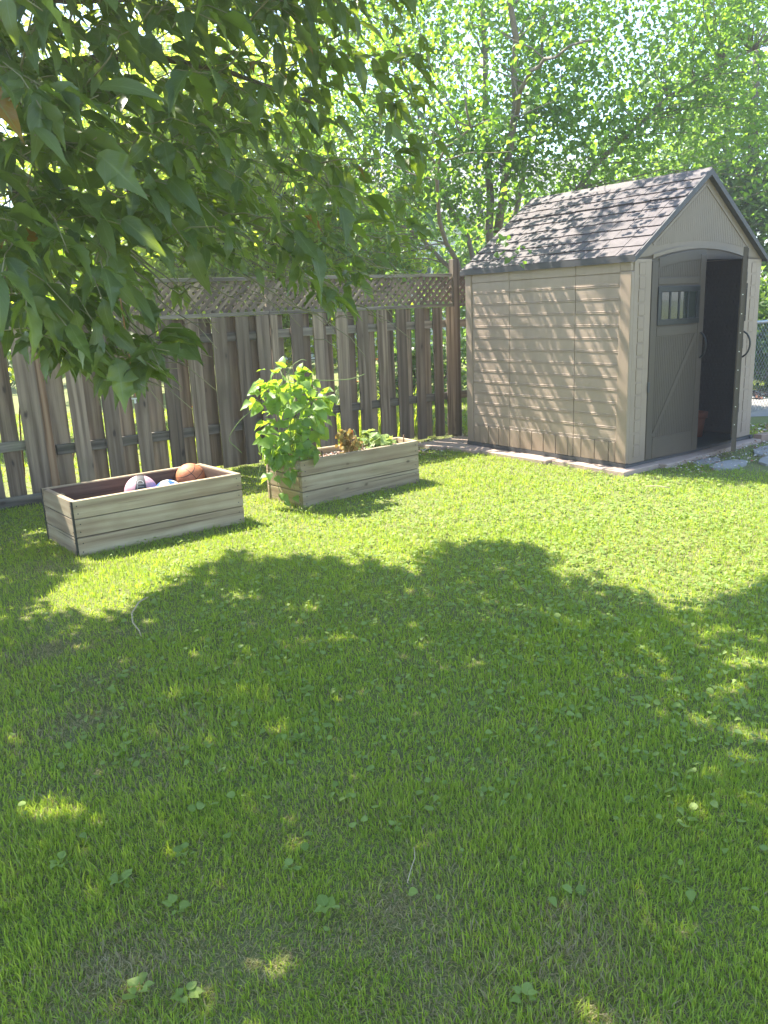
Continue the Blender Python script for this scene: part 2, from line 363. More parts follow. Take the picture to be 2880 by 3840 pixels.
# concrete / stone
def stone_mat(name, a, b, sc_=5.0):
    m, t = new_mat(name); co, rnd = obj_coord(t)
    n1 = noise(t, co, sc_, 6, 0.65); n2 = noise(t, co, 70, 3, 0.6)
    col = mix(t, n1, a, b); col = mix(t, math_(t, 'MULTIPLY', n2, 0.3), col, tuple(x * .5 for x in a))
    out(t, nd(t, 'ShaderNodeBsdfPrincipled', {'Base Color': col, 'Roughness': 0.9, 'Normal': bump(t, math_(t, 'ADD', n1, math_(t, 'MULTIPLY', n2, .3)), 0.6, 0.01)}).outputs[0]); return m
M['slab'] = stone_mat('pinkish_concrete_slab', (0.34, 0.24, 0.19), (0.5, 0.40, 0.33), 6)
M['flag'] = stone_mat('grey_flagstone', (0.22, 0.22, 0.21), (0.42, 0.41, 0.38), 3)
M['path'] = stone_mat('pale_concrete_path', (0.22, 0.21, 0.20), (0.34, 0.32, 0.31), 3)
M['brickedge'] = stone_mat('weathered_edging_brick', (0.28, 0.17, 0.12), (0.40, 0.30, 0.23), 8)
# leaves
M['near'] = leaf_mat('broad_maple_leaf', (0.045, 0.078, 0.028), (0.115, 0.15, 0.042), (0.30, 0.42, 0.03), 0.40, 0.36, 0.55, odd=((0.30, 0.17, 0.03), 0.006))
M['back'] = leaf_mat('small_heart_leaf', (0.055, 0.115, 0.035), (0.105, 0.175, 0.042), (0.34, 0.58, 0.04), 0.5, 0.4, 0.2, 8)
M['bush'] = leaf_mat('yellow_green_shrub_leaf', (0.10, 0.16, 0.03), (0.16, 0.22, 0.04), (0.66, 0.80, 0.05), 0.55, 0.45, 0.2, 8)
M['dark'] = leaf_mat('dark_hedge_leaf', (0.05, 0.10, 0.03), (0.10, 0.17, 0.05), (0.30, 0.48, 0.06), 0.42, 0.4, 0.1, 8)
M['bean'] = leaf_mat('bean_leaf', (0.11, 0.20, 0.06), (0.16, 0.27, 0.06), (0.48, 0.70, 0.04), 0.45, 0.45, 0.3, 10)
M['squash'] = leaf_mat('pale_squash_leaf', (0.17, 0.26, 0.08), (0.25, 0.33, 0.10), (0.45, 0.58, 0.10), 0.4, 0.5, 0.3, 8)
M['wither'] = leaf_mat('withered_leaf', (0.24, 0.14, 0.04), (0.30, 0.27, 0.08), (0.45, 0.28, 0.06), 0.35, 0.7, 0.2, 8)
M['vine'] = leaf_mat('grape_vine_leaf', (0.06, 0.13, 0.03), (0.09, 0.17, 0.03), (0.42, 0.62, 0.03), 0.55, 0.45, 0.4, 8)
M['violet'] = leaf_mat('round_ground_leaf', (0.15, 0.22, 0.05), (0.25, 0.33, 0.09), (0.48, 0.66, 0.08), 0.38, 0.55, 0.2, 6, .3)
M['vstem'] = plain('green_stem', (0.16, 0.24, 0.06), 0.6, noise_amt=0.05)
M['wstem'] = plain('brown_stem', (0.14, 0.08, 0.04), 0.8)
M['orange'] = plain('orange_petal', (0.8, 0.16, 0.02), 0.5, noise_amt=0.05)
# grass blades: colour by blade, by clump and by dry patches of the lawn
m, t = new_mat('lawn_grass_blade')
at = nd(t, 'ShaderNodeAttribute', attribute_name='rnd'); dr = nd(t, 'ShaderNodeAttribute', attribute_name='dry')
geo = t.nodes.new('ShaderNodeNewGeometry')
pn = noise(t, geo.outputs['Position'], 2.3, 4, 0.6)
r_ = at.outputs['Fac']
gc = mix(t, r_, (0.165, 0.23, 0.03), (0.33, 0.39, 0.065))
gc = mix(t, ramp(t, pn, [(0.4, 0.0), (0.62, 1.0)]), gc, mix(t, r_, (0.13, 0.20, 0.04), (0.24, 0.31, 0.07)))
gt = mix(t, r_, (0.42, 0.66, 0.035), (0.72, 0.85, 0.07))
isdry = dr.outputs['Fac']
gc = mix(t, isdry, gc, mix(t, r_, (0.32, 0.25, 0.13), (0.50, 0.41, 0.25))); gt = mix(t, isdry, gt, (0.36, 0.27, 0.14))
p = nd(t, 'ShaderNodeBsdfPrincipled', {'Base Color': gc, 'Roughness': 0.5, 'Specular IOR Level': 0.4})
tb = nd(t, 'ShaderNodeBsdfTranslucent', {'Color': gt}); ms = nd(t, 'ShaderNodeMixShader', {0: 0.45}); t.links.new(p.outputs[0], ms.inputs[1]); t.links.new(tb.outputs[0], ms.inputs[2])
out(t, ms.outputs[0]); M['grass'] = m
# ground under the grass and the neighbours' lawn beyond
m, t = new_mat('turf_ground'); geo = t.nodes.new('ShaderNodeNewGeometry')
n1 = noise(t, geo.outputs['Position'], 3.0, 5, 0.6); n2 = noise(t, geo.outputs['Position'], 60, 4, 0.7)
col = mix(t, n2, (0.11, 0.13, 0.035), (0.24, 0.26, 0.08)); col = mix(t, ramp(t, n1, [(0.5, 0.0), (0.75, 0.6)]), col, (0.13, 0.12, 0.05))
out(t, nd(t, 'ShaderNodeBsdfPrincipled', {'Base Color': col, 'Roughness': 0.95, 'Normal': bump(t, n2, 0.8, 0.03)}).outputs[0]); M['turf'] = m

# ------------------------------------------------------------------ the ground
g = link('ground', mesh_py('ground', [(-250, -250, 0), (250, -250, 0), (250, 250, 0), (-250, 250, 0)], [(0, 1, 2, 3)]), M['turf'], kind='structure')

# frames of reference: the fence line and the shed
FA = np.array([-3.229, 7.072]); FD = np.array([0.842, 0.539]); FD /= np.linalg.norm(FD); FN = np.array([-FD[1], FD[0]]); FYAW = math.atan2(FD[1], FD[0])
def fpt(s, n=0.0, z=0.0): q = FA + FD * s + FN * n; return (q[0], q[1], z)
SC = np.array([2.2025, 7.1825]); SYAW = 0.6465; SX = np.array([math.cos(SYAW), math.sin(SYAW)]); SY = np.array([-SX[1], SX[0]])
def spt(x, y, z=0.0): q = SC + SX * x + SY * y; return (q[0], q[1], z)
W_, D_ = 2.118, 2.052

# ------------------------------------------------------------------ board fence with lattice
fence = thing('wooden_fence', 'weathered grey board fence with diagonal lattice along its top', 'fence', fpt(0, 0, 0), FYAW)
bm_ = [box_mesh('board', wd, 0.019, 1.0, 0.002) for wd in (0.135, 0.14, 0.145)]
def board(s, n, z0, z1, wd=None, mat='fence', name='board', tilt=None):
    me = bm_[random.randrange(3)]
    o = link(name, me, M[mat], fence, (s, n, z0), (random.uniform(-.006, .006), (random.uniform(-.003, .003) if tilt is None else tilt), random.uniform(-.03, .03)), (1 if wd is None else wd / 0.14, 1, z1 - z0))
    return o
front = [-2.75, -2.47, -2.2, -1.92, -1.65, -1.38, -1.1, -.83, -.56, -.28, .09, .507, .788, 1.08, 1.386, 1.648, 1.912, 2.161, 2.385, 2.763, 3.039, 3.305, 3.569, 3.821, 4.081, 4.326, 4.59, 5.1, 5.37, 5.64, 5.91, 6.18, 6.45, 6.72, 6.99]
for i, s in enumerate(front):
    left = s < 0.2
    wd = 0.17 if abs(s - .09) < .01 else random.uniform(.132, .146)
    top = 1.625 if left else 1.52
    board(s + wd / 2, -0.033 - random.uniform(0, .004), random.uniform(.02, .05), top, wd)
    if i + 1 < len(front):
        gap = front[i + 1] - s; c = s + wd / 2 + gap / 2 + (random.uniform(.006, .018) if s < 2.2 else random.uniform(-.012, .004))
        board(c, 0.046, random.uniform(.02, .06), top - 0.004, (.19 if abs(s - .09) < .01 else random.uniform(.145, .16)) if s < 2.2 else random.uniform(.125, .138))
board(2.575, -0.036, .03, 1.52, .085)
board(4.835, -0.034, .03, 1.52, .12)
for s0, s1, zs in ((-3.0, .22, [(1.39, .09), (.455, .085)]), (.35, 2.53, [(1.285, .085), (.385, .09)]), (2.62, 4.88, [(1.29, .085), (.45, .085)]), (4.99, 7.2, [(1.29, .085), (.45, .085)])):
    for z, h in zs:
        link('rail', box_mesh('rail', s1 - s0, 0.038, h, 0.003), M['fence_x'], fence, ((s0 + s1) / 2, 0.008, z), (0, random.uniform(-.004, .004) - (.010 if s0 == .35 and z < 1 else 0), 0))
# cap rails under and over the lattice
for s0, s1, z in ((-3.0, .24, 1.628), (.345, 2.54, 1.523), (2.54, 4.88, 1.523), (4.98, 7.2, 1.523)):
    link('lattice_rail', box_mesh('lattice_rail', s1 - s0 - .004, 0.085, 0.036, 0.003), M['fence_x'], fence, ((s0 + s1) / 2, 0.0, z))
    link('lattice_rail', box_mesh('lattice_rail', s1 - s0 - .004, 0.06, 0.036, 0.003), M['fence_x'], fence, ((s0 + s1) / 2, 0.0, 1.856), (0, random.uniform(-.003, .003), 0))
pm = box_mesh('post', 0.09, 0.09, 1.0, 0.004)
for s, h, mt in ((-2.2, 1.93, 'fence'), (.295, 1.90, 'cedar'), (2.575, 1.85, 'fence'), (4.935, 2.05, 'fence'), (7.25, 2.0, 'fence')):
    link('post', pm, None, fence, (s, 0.045 if s == 2.575 else 0.0, 0), (0, 0.0 if mt != 'cedar' else -.006, 0), (1.0 if mt != 'cedar' else .8, 1, h)).material_slots
    if not pm.materials: pm.materials.append(M['fence'])
for o in [o for o in fence.children if o.name.startswith('post')]:
    o.material_slots[0].link = 'OBJECT'; o.material_slots[0].material = M['cedar'] if abs(o.location.x - .295) < .01 else M['fence']
# lattice slats, two layers, each clipped to its opening
slat_cache = {}
def slat(a, b, y):
    """slat centre line from a to b in (s,z)"""
    L = math.hypot(b[0] - a[0], b[1] - a[1])
    if L < .05: return
    key = round(L, 3)
    if key not in slat_cache:
        slat_cache[key] = box_mesh('slat', .036, .007, L, 0.0); slat_cache[key].materials.append(M['fence'])
    ang = math.atan2(b[0] - a[0], b[1] - a[1])
    link('lattice_slat', slat_cache[key], None, fence, (a[0], y, a[1]), (0, ang, 0))
def lattice(s0, s1, z0, z1, pitch=.088, skip=None):
    h = z1 - z0; s = s0 - h
    while s < s1:
        for d, y in ((1, -.0045), (-1, .0045)):
            a, b = (s, z0), (s + h, z1)
            if d < 0: a, b = (s + h, z0), (s, z1)
            # clip in s
            pa, pb = list(a), list(b)
            for p_, q_ in ((pa, pb), (pb, pa)):
                if p_[0] < s0: f = (s0 - p_[0]) / (q_[0] - p_[0]) if q_[0] != p_[0] else 2; 
                elif p_[0] > s1: f = (s1 - p_[0]) / (q_[0] - p_[0]) if q_[0] != p_[0] else 2
                else: continue
                if f > 1: p_[0] = None; break
                p_[1] += (q_[1] - p_[1]) * f; p_[0] = s0 if p_[0] < s0 else s1
            if pa[0] is None or pb[0] is None: continue
            if skip and skip(pa, pb): continue
            slat(pa, pb, y)
        s += pitch
lattice(-3.0, .25, 1.662, 1.858)
lattice(.96, 4.885, 1.557, 1.858, skip=lambda a, b: (min(a[0], b[0]) < 1.02 and random.random() < .4))
lattice(4.985, 7.2, 1.557, 1.858)

tb_ = link('garden_timber', box_mesh('garden_timber', 2.6, 0.09, 0.085, 0.008), M['fence_x'], None, fpt(-.98, -.2, 0), (0, 0, FYAW)); tag(tb_, 'low grey timber lying on the grass against the foot of the fence', 'timber')

# ------------------------------------------------------------------ the shed
shed = thing('garden_shed', 'tan resin garden shed with a dark shingle roof and one door standing open', 'shed', spt(0, 0, 0), SYAW)
ZB = 0.06
link('floor', boxes_mesh('floor', [(0.0, W_, 0.0, D_, .045, .075)]), M['floorg'], shed)
link('base_rim', boxes_mesh('base_rim', [(-.012, .02, -.012, D_ + .012, .045, .082), (W_ - .02, W_ + .03, -.03, D_ + .012, .045, .078), (.02, W_ - .02, -.014, .02, .045, .070), (.02, W_ - .02, D_ - .02, D_ + .012, .045, .078)]), M['base'], shed)
# solid wall shells
link('wall', boxes_mesh('wall', [(0.012, .04, .03, D_ - .03, .082, 1.88)]), M['tan_x'], shed)
link('wall', boxes_mesh('wall', [(W_ - .05, W_, .012, D_, .078, 1.88)]), M['tan_x'], shed)
link('wall', boxes_mesh('wall', [(.04, W_ - .05, D_ - .04, D_, .078, 1.90)]), M['tan_x'], shed)
# left side: three panels of moulded siding
prof = [(0.012, 0), (-.002, 0.0008), (-.0045, .003), (-.0045, .009), (.001, .011), (.001, .015), (-.0035, .017), (-.0035, .022), (.000, .024), (-.0005, .06), (.0, .1125), (.012, .1125)]
panels = [(.110, .599), (.601, 1.430), (1.4315, 1.964)]
sid = []
for (y0, y1) in panels: sid.append(prism('siding_board', prof, 'y', y0 + .002, y1 - .002))
for me in sid: me.materials.append(M['tan_x'])
for r in range(13):
    for me in sid: link('siding_board', me, None, shed, (0, 0, .272 + r * .1135))
for (y0, y1) in panels:
    link('top_panel', boxes_mesh('top_panel', [(-.004, .012, y0 + .002, y1 - .002, 1.752, 1.878)], .002), M['tan_x'], shed)
ys = [.112, .187, .345, .502, .598, .661, .815, .972, 1.125, 1.284, 1.428, 1.59, 1.74, 1.87, 1.963]
for a, b in zip(ys[:-1], ys[1:]):
    link('skirt_board', boxes_mesh('skirt_board', [(-.006, .012, a + .003, b - .003, .084, .270)], .003), M['tan_z'], shed)
link('corner_post', boxes_mesh('corner_post', [(-.014, .03, -.012, .108, .084, 1.76)], .006), M['tan_z'], shed)
link('corner_post', boxes_mesh('corner_post', [(-.010, .03, .0, .108, 1.762, 1.876)], .004), M['tan_z'], shed)
link('corner_post', boxes_mesh('corner_post', [(-.012, .03, 1.967, D_ + .008, .084, 1.878)], .006), M['tan_z'], shed)
# right side siding as the same boards on the outer face
for (y0, y1) in panels:
    me = prism('siding_board', [(-a, b) for a, b in prof], 'y', y0 + .002, y1 - .002); me.materials.append(M['tan_x'])
    for r in range(13): link('siding_board', me, None, shed, (W_ + .0125, 0, .272 + r * .1135))
# front pilasters
OX0, OX1 = .28, 1.842
link('pilaster', boxes_mesh('pilaster', [(.03, OX0 - .002, -.008, .05, .072, 1.86)], .004), M['tan_z'], shed)
link('pilaster', boxes_mesh('pilaster', [(OX1 + .002, W_ + .004, -.008, .05, .078, 1.86)], .004), M['tan_z'], shed)
tbm = boxes_mesh('trim_block', [(-.045, .045, -.0125, -.0085, 0, .098)], .004); tbm.materials.append(M['tan_z'])
tb2 = boxes_mesh('trim_block', [(-.049, .041, -.0125, -.0085, 0, .102)], .004); tb2.materials.append(M['tan_z'])
for r in range(15):
    me = tbm if r % 2 else tb2
    link('trim_block', me, None, shed, (.145, 0, .13 + r * .114)); link('trim_block', me, None, shed, (1.985, 0, .13 + r * .114))
# gable wall with arched opening
AX = (OX0 + OX1) / 2; RID, HE, OF, OH = 2.633, 1.886, .043, .023
def arch(x, h=.088): return 1.862 + h * (1 - ((x - AX) / (OX1 - AX)) ** 2)
slope = (RID - HE) / (W_ / 2 + OH)
def roofz(x, off=0.0): return RID - abs(x - W_ / 2) * slope - off
xs = [OX1 - (OX1 - OX0) * i / 20 for i in range(21)]
outl = [(0.0, 1.862), (0.0, roofz(0, .045)), (W_ / 2, roofz(W_ / 2, .045)), (W_, roofz(W_, .045)), (W_, 1.862)] + [(x, arch(x)) for x in xs]
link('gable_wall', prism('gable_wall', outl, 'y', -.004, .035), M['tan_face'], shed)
link('gable_wall', prism('gable_wall', [(0.0, 1.90), (W_ / 2, roofz(W_ / 2, .045)), (W_, 1.90)], 'y', D_ - .04, D_ - .002), M['tan_face'], shed)
# arch trim band
band = [(x, arch(x) + .002) for x in xs] + [(x, arch(x) + .030 + .004) for x in reversed(xs)]
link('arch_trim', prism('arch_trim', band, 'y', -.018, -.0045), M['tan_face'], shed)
# inner triangle: rake moulding and beadboard strips
tri = [(.29, 1.972), (W_ / 2, 2.50), (1.828, 1.972)]
def arc2(x): return 1.955 + .065 * (1 - ((x - W_ / 2) / .77) ** 2)
def trim_strip(a, b, wd, nm='gable_trim'):
    d = np.array(b) - np.array(a); d /= np.linalg.norm(d); q = np.array([-d[1], d[0]]) * wd
    return prism(nm, [tuple(a), tuple(b), tuple(np.array(b) + q), tuple(np.array(a) + q)], 'y', -.011, -.0042)
link('gable_trim', trim_strip(tri[0], tri[1], .022), M['tan_face'], shed)
link('gable_trim', trim_strip(tri[1], tri[2], .022), M['tan_face'], shed)
x = .345
while x < 1.775:
    x1 = x + .026; zt0 = 1.972 + (x - .29) * (.528 / .769) if x < W_ / 2 else 1.972 + (1.828 - x) * (.528 / .769)
    zt1 = 1.972 + (x1 - .29) * (.528 / .769) if x1 < W_ / 2 else 1.972 + (1.828 - x1) * (.528 / .769)
    if min(zt0, zt1) - .02 > arc2(x) + .01:
        link('bead_board', prism('bead_board', [(x, arc2(x)), (x1, arc2(x1)), (x1, zt1 - .012), (x, zt0 - .012)], 'y', -.0062, -.0042), M['tan_face'], shed)
    x += .031
# roof: deck, fascias, shingles
sl_len = math.hypot(W_ / 2 + OH, RID - HE); ang = math.atan2(RID - HE, W_ / 2 + OH)
roof = link('roof', boxes_mesh('roof', [(-.0, sl_len - .012, -OF + .004, D_ + OF - .004, -.035, -.006)]), M['base'], shed, (-OH, 0, HE), (0, -ang, 0))
r2 = link('roof', boxes_mesh('roof', [(0.0, sl_len - .012, -OF + .004, D_ + OF - .004, -.035, -.006)]), M['base'], shed, (W_ + OH, D_, HE), (0, -ang, math.pi))
rows = 9; rh = sl_len / rows
shc = {}
def shingle(wd, L, th, lift):
    k = (round(wd, 3), lift)
    if k not in shc:
        # tapered butt: thicker at the lower edge
        V = [(0, 0, -.005), (L, 0, -.005), (L, wd, -.005), (0, wd, -.005), (0, 0, lift + th), (L, 0, .001), (L, wd, .001), (0, wd, lift + th)]
        me = mesh_py('shingle', V, [(3, 2, 1, 0), (4, 5, 6, 7), (0, 1, 5, 4), (1, 2, 6, 5), (2, 3, 7, 6), (3, 0, 4, 7)]); me.materials.append(M['shingle']); shc[k] = me
    return shc[k]
Ly = D_ + 2 * OF
for par in (roof, r2):
    for r in range(rows):
        y = -OF; first = True; k0 = 0
        heavy = r == 6
        while y < Ly - OF - 1e-3:
            wd = random.choice([.17, .2, .23]); 
            if first: wd = random.choice([.09, .14, .2]); first = False
            if y + wd > Ly - OF - .05: wd = Ly - OF - y
            k0 += 1
            link('shingle', shingle(wd - .007, rh + .006, .010, .008 if heavy else random.choice([0, .002])), None, par, (r * rh - (.008 if k0 % 2 else 0.0) + (.0 if r else .002), y, 0))
            y += wd
link('ridge_cap', prism('ridge_cap', [(W_ / 2 - .09, roofz(W_ / 2 - .09) + .006), (W_ / 2, RID + .014), (W_ / 2 + .09, roofz(W_ / 2 + .09) + .006), (W_ / 2 + .09, roofz(W_ / 2 + .09) - .004), (W_ / 2 - .09, roofz(W_ / 2 - .09) - .004)], 'y', -OF - .004, D_ + OF + .004), M['shingle'], shed)
for s_ in (-1, 1):
    e = W_ / 2 + s_ * (W_ / 2 + OH + .012)
    link('rake_board', prism('rake_board', [(e, HE - .008), (W_ / 2, RID + .010), (W_ / 2, RID - .05), (e, HE - .055)], 'y', -OF - .016, -OF + .003), M['fascia'], shed)
    link('rake_board', prism('rake_board', [(e, HE - .008), (W_ / 2, RID + .010), (W_ / 2, RID - .05), (e, HE - .055)], 'y', D_ + OF - .003, D_ + OF + .014), M['fascia'], shed)
    link('eave_board', boxes_mesh('eave_board', [(min(e, e - s_ * .016), max(e, e - s_ * .016), -OF, D_ + OF, HE - .052, HE + .004)]), M['fascia'], shed)
# interior lining with its moulded bosses
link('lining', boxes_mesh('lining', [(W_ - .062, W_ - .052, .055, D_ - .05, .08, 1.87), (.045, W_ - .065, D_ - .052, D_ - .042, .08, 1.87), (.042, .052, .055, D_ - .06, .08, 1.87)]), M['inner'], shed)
bs = []
for i in range(16):
    for j in range(34):
        y = .10 + i * .042 + (.02 if j % 2 else 0); z = .14 + j * .05; bs.append((W_ - .072, W_ - .0625, y, y + .020, z, z + .028))
o = link('lining_boss', boxes_mesh('lining_boss', bs), M['inner'], shed); o['kind'] = 'stuff'
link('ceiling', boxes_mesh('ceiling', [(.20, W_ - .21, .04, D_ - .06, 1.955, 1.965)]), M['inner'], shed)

# doors. local frame: u from the hinge, y<0 outside
DW = .776
def make_door(sign, hinge_x, angle, name='door', reveal=False):
    """sign +1: hinge on the left, the leaf runs to +x; -1: mirrored"""
    def zt(u): return arch(OX0 + u if sign > 0 else OX1 - u) - .010
    n = 14; us = [DW * i / n for i in range(n + 1)]
    ol = [(sign * 0.0, .075), (sign * DW, .075)] + [(sign * u, zt(u)) for u in reversed(us)]
    d = link(name, prism(name, ol, 'y', -.006, .030), M['door'], shed, (hinge_x, 0, 0), (0, 0, angle))
    B = lambda u0, u1, z0, z1, y0=-.014, y1=-.0065, b=.003: boxes_mesh('p', [(min(sign * u0, sign * u1), max(sign * u0, sign * u1), y0, y1, z0, z1)], b)
    def P(nm, me, mt='door'): me.name = nm; return link(nm, me, M[mt], d)
    P('door_stile', B(.0, .085, .08, 1.84)); P('door_stile', B(DW - .085, DW, .08, 1.90))
    P('door_rail', B(.09, DW - .09, .08, .27)); P('door_rail', B(.09, DW - .09, 1.19, 1.27)); P('door_rail', B(.09, DW - .09, 1.64, 1.70))
    us2 = [.09 + (DW - .18) * i / 10 for i in range(11)]
    P('door_rail', prism('door_rail', [(sign * u, zt(u) - .006) for u in us2] + [(sign * u, zt(u) - .085) for u in reversed(us2)], 'y', -.014, -.0065))
    # bead strips in the two recessed fields
    lst = []; u = .095
    while u < DW - .10:
        a, b = sorted((sign * u, sign * (u + .020)))
        lst.append((a, b, -.0085, -.0065, .275, 1.185)); lst.append((a, b, -.0085, -.0065, 1.705, zt(u) - .092)); u += .0255
    P('bead_strip', boxes_mesh('bead_strip', lst))['kind'] = 'stuff'
    # diagonal brace
    a, b = np.array([sign * .10, .28]), np.array([sign * (DW - .11), 1.18]); dd = (b - a) / np.linalg.norm(b - a); q = np.array([-dd[1], dd[0]]) * .045
    P('door_brace', prism('door_brace', [tuple(a), tuple(a + dd * 0 + q), tuple(b + q * .2), tuple(b - q * .0 + np.array([0, 0]))] if False else [tuple(a - q * .3), tuple(b - q * .5), tuple(b + q * .5), tuple(a + q * .7)], 'y', -.0135, -.0097))
    # window with four panes
    x0, x1, z0, z1 = .085, DW - .085, 1.285, 1.625
    fr = P('window_frame', boxes_mesh('window_frame', [tuple(sorted((sign * x0, sign * x1))) + (-.024, -.0142, z0, z0 + .05), tuple(sorted((sign * x0, sign * x1))) + (-.024, -.0142, z1 - .05, z1)]
        + [tuple(sorted((sign * a_, sign * (a_ + w__)))) + (-.024, -.0142, z0 + .0501, z1 - .0501) for a_, w__ in [(x0, .045), (x1 - .045, .045)] + [(x0 + .045 + (x1 - x0 - .09) * k / 4 - .011, .022) for k in (1, 2, 3)]], .003), 'black')
    P('door_rail', B(x0 + .01, x1 - .01, z0 + .005, z1 - .005, -.0125, -.0065, 0), 'black')
    for k in range(4):
        a_ = x0 + .045 + (x1 - x0 - .09) * k / 4 + .013; b_ = a_ + (x1 - x0 - .09) / 4 - .026
        P('pane', boxes_mesh('pane', [tuple(sorted((sign * a_, sign * b_))) + (-.0165, -.0145, z0 + .052, z1 - .052)]), 'pane')
    # curved pull handle standing off the stile
    hu = DW - .035; pts = [(sign * hu, -.014 - .062 * math.sin(math.pi * k / 10) ** .6, 1.195 - .235 * k / 10) for k in range(11)]
    P('handle', tubes_mesh('handle', [(pts, .0085, 8)]), 'black')
    for z in ((.7,) if sign > 0 else (.35, 1.0, 1.65)):
        P('hinge', B(-.014, .012, z, z + .09, -.022, -.0145, 0), 'base')
    if sign < 0:
        for k in range(8): P('screw', boxes_mesh('screw', [(sign * DW - .004, sign * DW - .0005, .008, .017, .33 + k * .17, .338 + k * .17)]), 'screw')
    return d
m, t = new_mat('dark_window_glass'); out(t, nd(t, 'ShaderNodeBsdfPrincipled', {'Base Color': (0.03, 0.035, 0.03, 1), 'Roughness': 0.04, 'Specular IOR Level': 0.9}).outputs[0]); M['pane'] = m
make_door(1, OX0 + .002, R(-3.0))
make_door(-1, OX1 - .002, R(29.3), reveal=True)

pot = thing('clay_pot', 'terracotta pot standing in the dark inside the shed doorway', 'pot', spt(1.73, .40, .0755), 0)
def lathe(name, prof, seg=20):
    V = [(r * math.cos(2 * math.pi * k / seg), r * math.sin(2 * math.pi * k / seg), z) for r, z in prof for k in range(seg)]
    F = [(i * seg + k, i * seg + (k + 1) % seg, (i + 1) * seg + (k + 1) % seg, (i + 1) * seg + k) for i in range(len(prof) - 1) for k in range(seg)]
    return mesh_py(name, V, F, True)
link('pot_body', lathe('pot_body', [(.001, 0), (.085, 0), (.115, .24), (.105, .24), (.08, .03), (.001, .03)]), M['clay'], pot)
link('rim', lathe('rim', [(.116, .20), (.130, .20), (.133, .26), (.120, .262), (.106, .255), (.106, .238)]), M['clay'], pot)

# slab base the shed stands on
sb = thing('slab_base', 'row of pinkish concrete slabs that the shed stands on', 'paving', spt(0, 0, 0), SYAW)
yy = -.10
for k, L in enumerate((.46, .42, .48, .45, .46, .42)):
    ov = (.14, .10, .17, .15, .22, .30)[k]
    link('slab', boxes_mesh('slab', [(-ov, .38, yy + .004, yy + L - .004, -.02, .043 - .004 * (k % 2))], .008), M['slab'], sb, rot=(0, 0, random.uniform(-.01, .01)))
    yy += L
xx = .385
for k, L in enumerate((.44, .47, .45, .46)):
    link('slab', boxes_mesh('slab', [(xx + .004, xx + L - .004, -.17 + .02 * k, .35, -.02, .041 - .003 * (k % 2))], .008), M['slab'], sb); xx += L
# flagstones by the door
fl = thing('flagstone_patch', 'grey flagstones laid in the grass in front of the open shed door', 'paving', spt(1.6, -.8, 0), SYAW)
def blob_stone(cx, cy, rx, ry, z, rot=0, n=11):
    pts = []
    for k in range(n):
        a = 2 * math.pi * k / n; r = random.uniform(.86, 1.05) / max(abs(math.cos(a)), abs(math.sin(a))) ** .7
        x_, y_ = rx * r * math.cos(a), ry * r * math.sin(a); pts.append((cx + x_ * math.cos(rot) - y_ * math.sin(rot), cy + x_ * math.sin(rot) + y_ * math.cos(rot)))
    return pts
for (cx, cy, rx, ry, rot) in ((.15, .28, .36, .22, .3), (.75, .36, .33, .25, .1), (-.28, .05, .26, .17, .2), (.42, -.12, .34, .18, .15), (1.05, -.05, .36, .2, .2), (1.5, .4, .36, .25, 0), (1.75, -.05, .3, .2, 0), (-.75, .28, .26, .12, .12), (-.72, .52, .2, .08, .1)):
    link('flagstone', prism('flagstone', blob_stone(cx, cy, rx, ry, 0, rot), 'z', -.02, random.uniform(.018, .030)), M['flag'], fl)
be = thing('brick_edging', 'worn brick edging curving away beside the right side of the shed', 'edging', spt(W_ + .1, -.1, 0), SYAW)
for k in range(9):
    link('brick', boxes_mesh('brick', [(-.1, .1, -.045, .045, -.01, .075)], .006), M['brickedge'], be, (k * .19 + .05, .03 + .006 * k * k, random.uniform(-.006, .006)), (random.uniform(-.05, .05), random.uniform(-.05, .05), .06 * k))

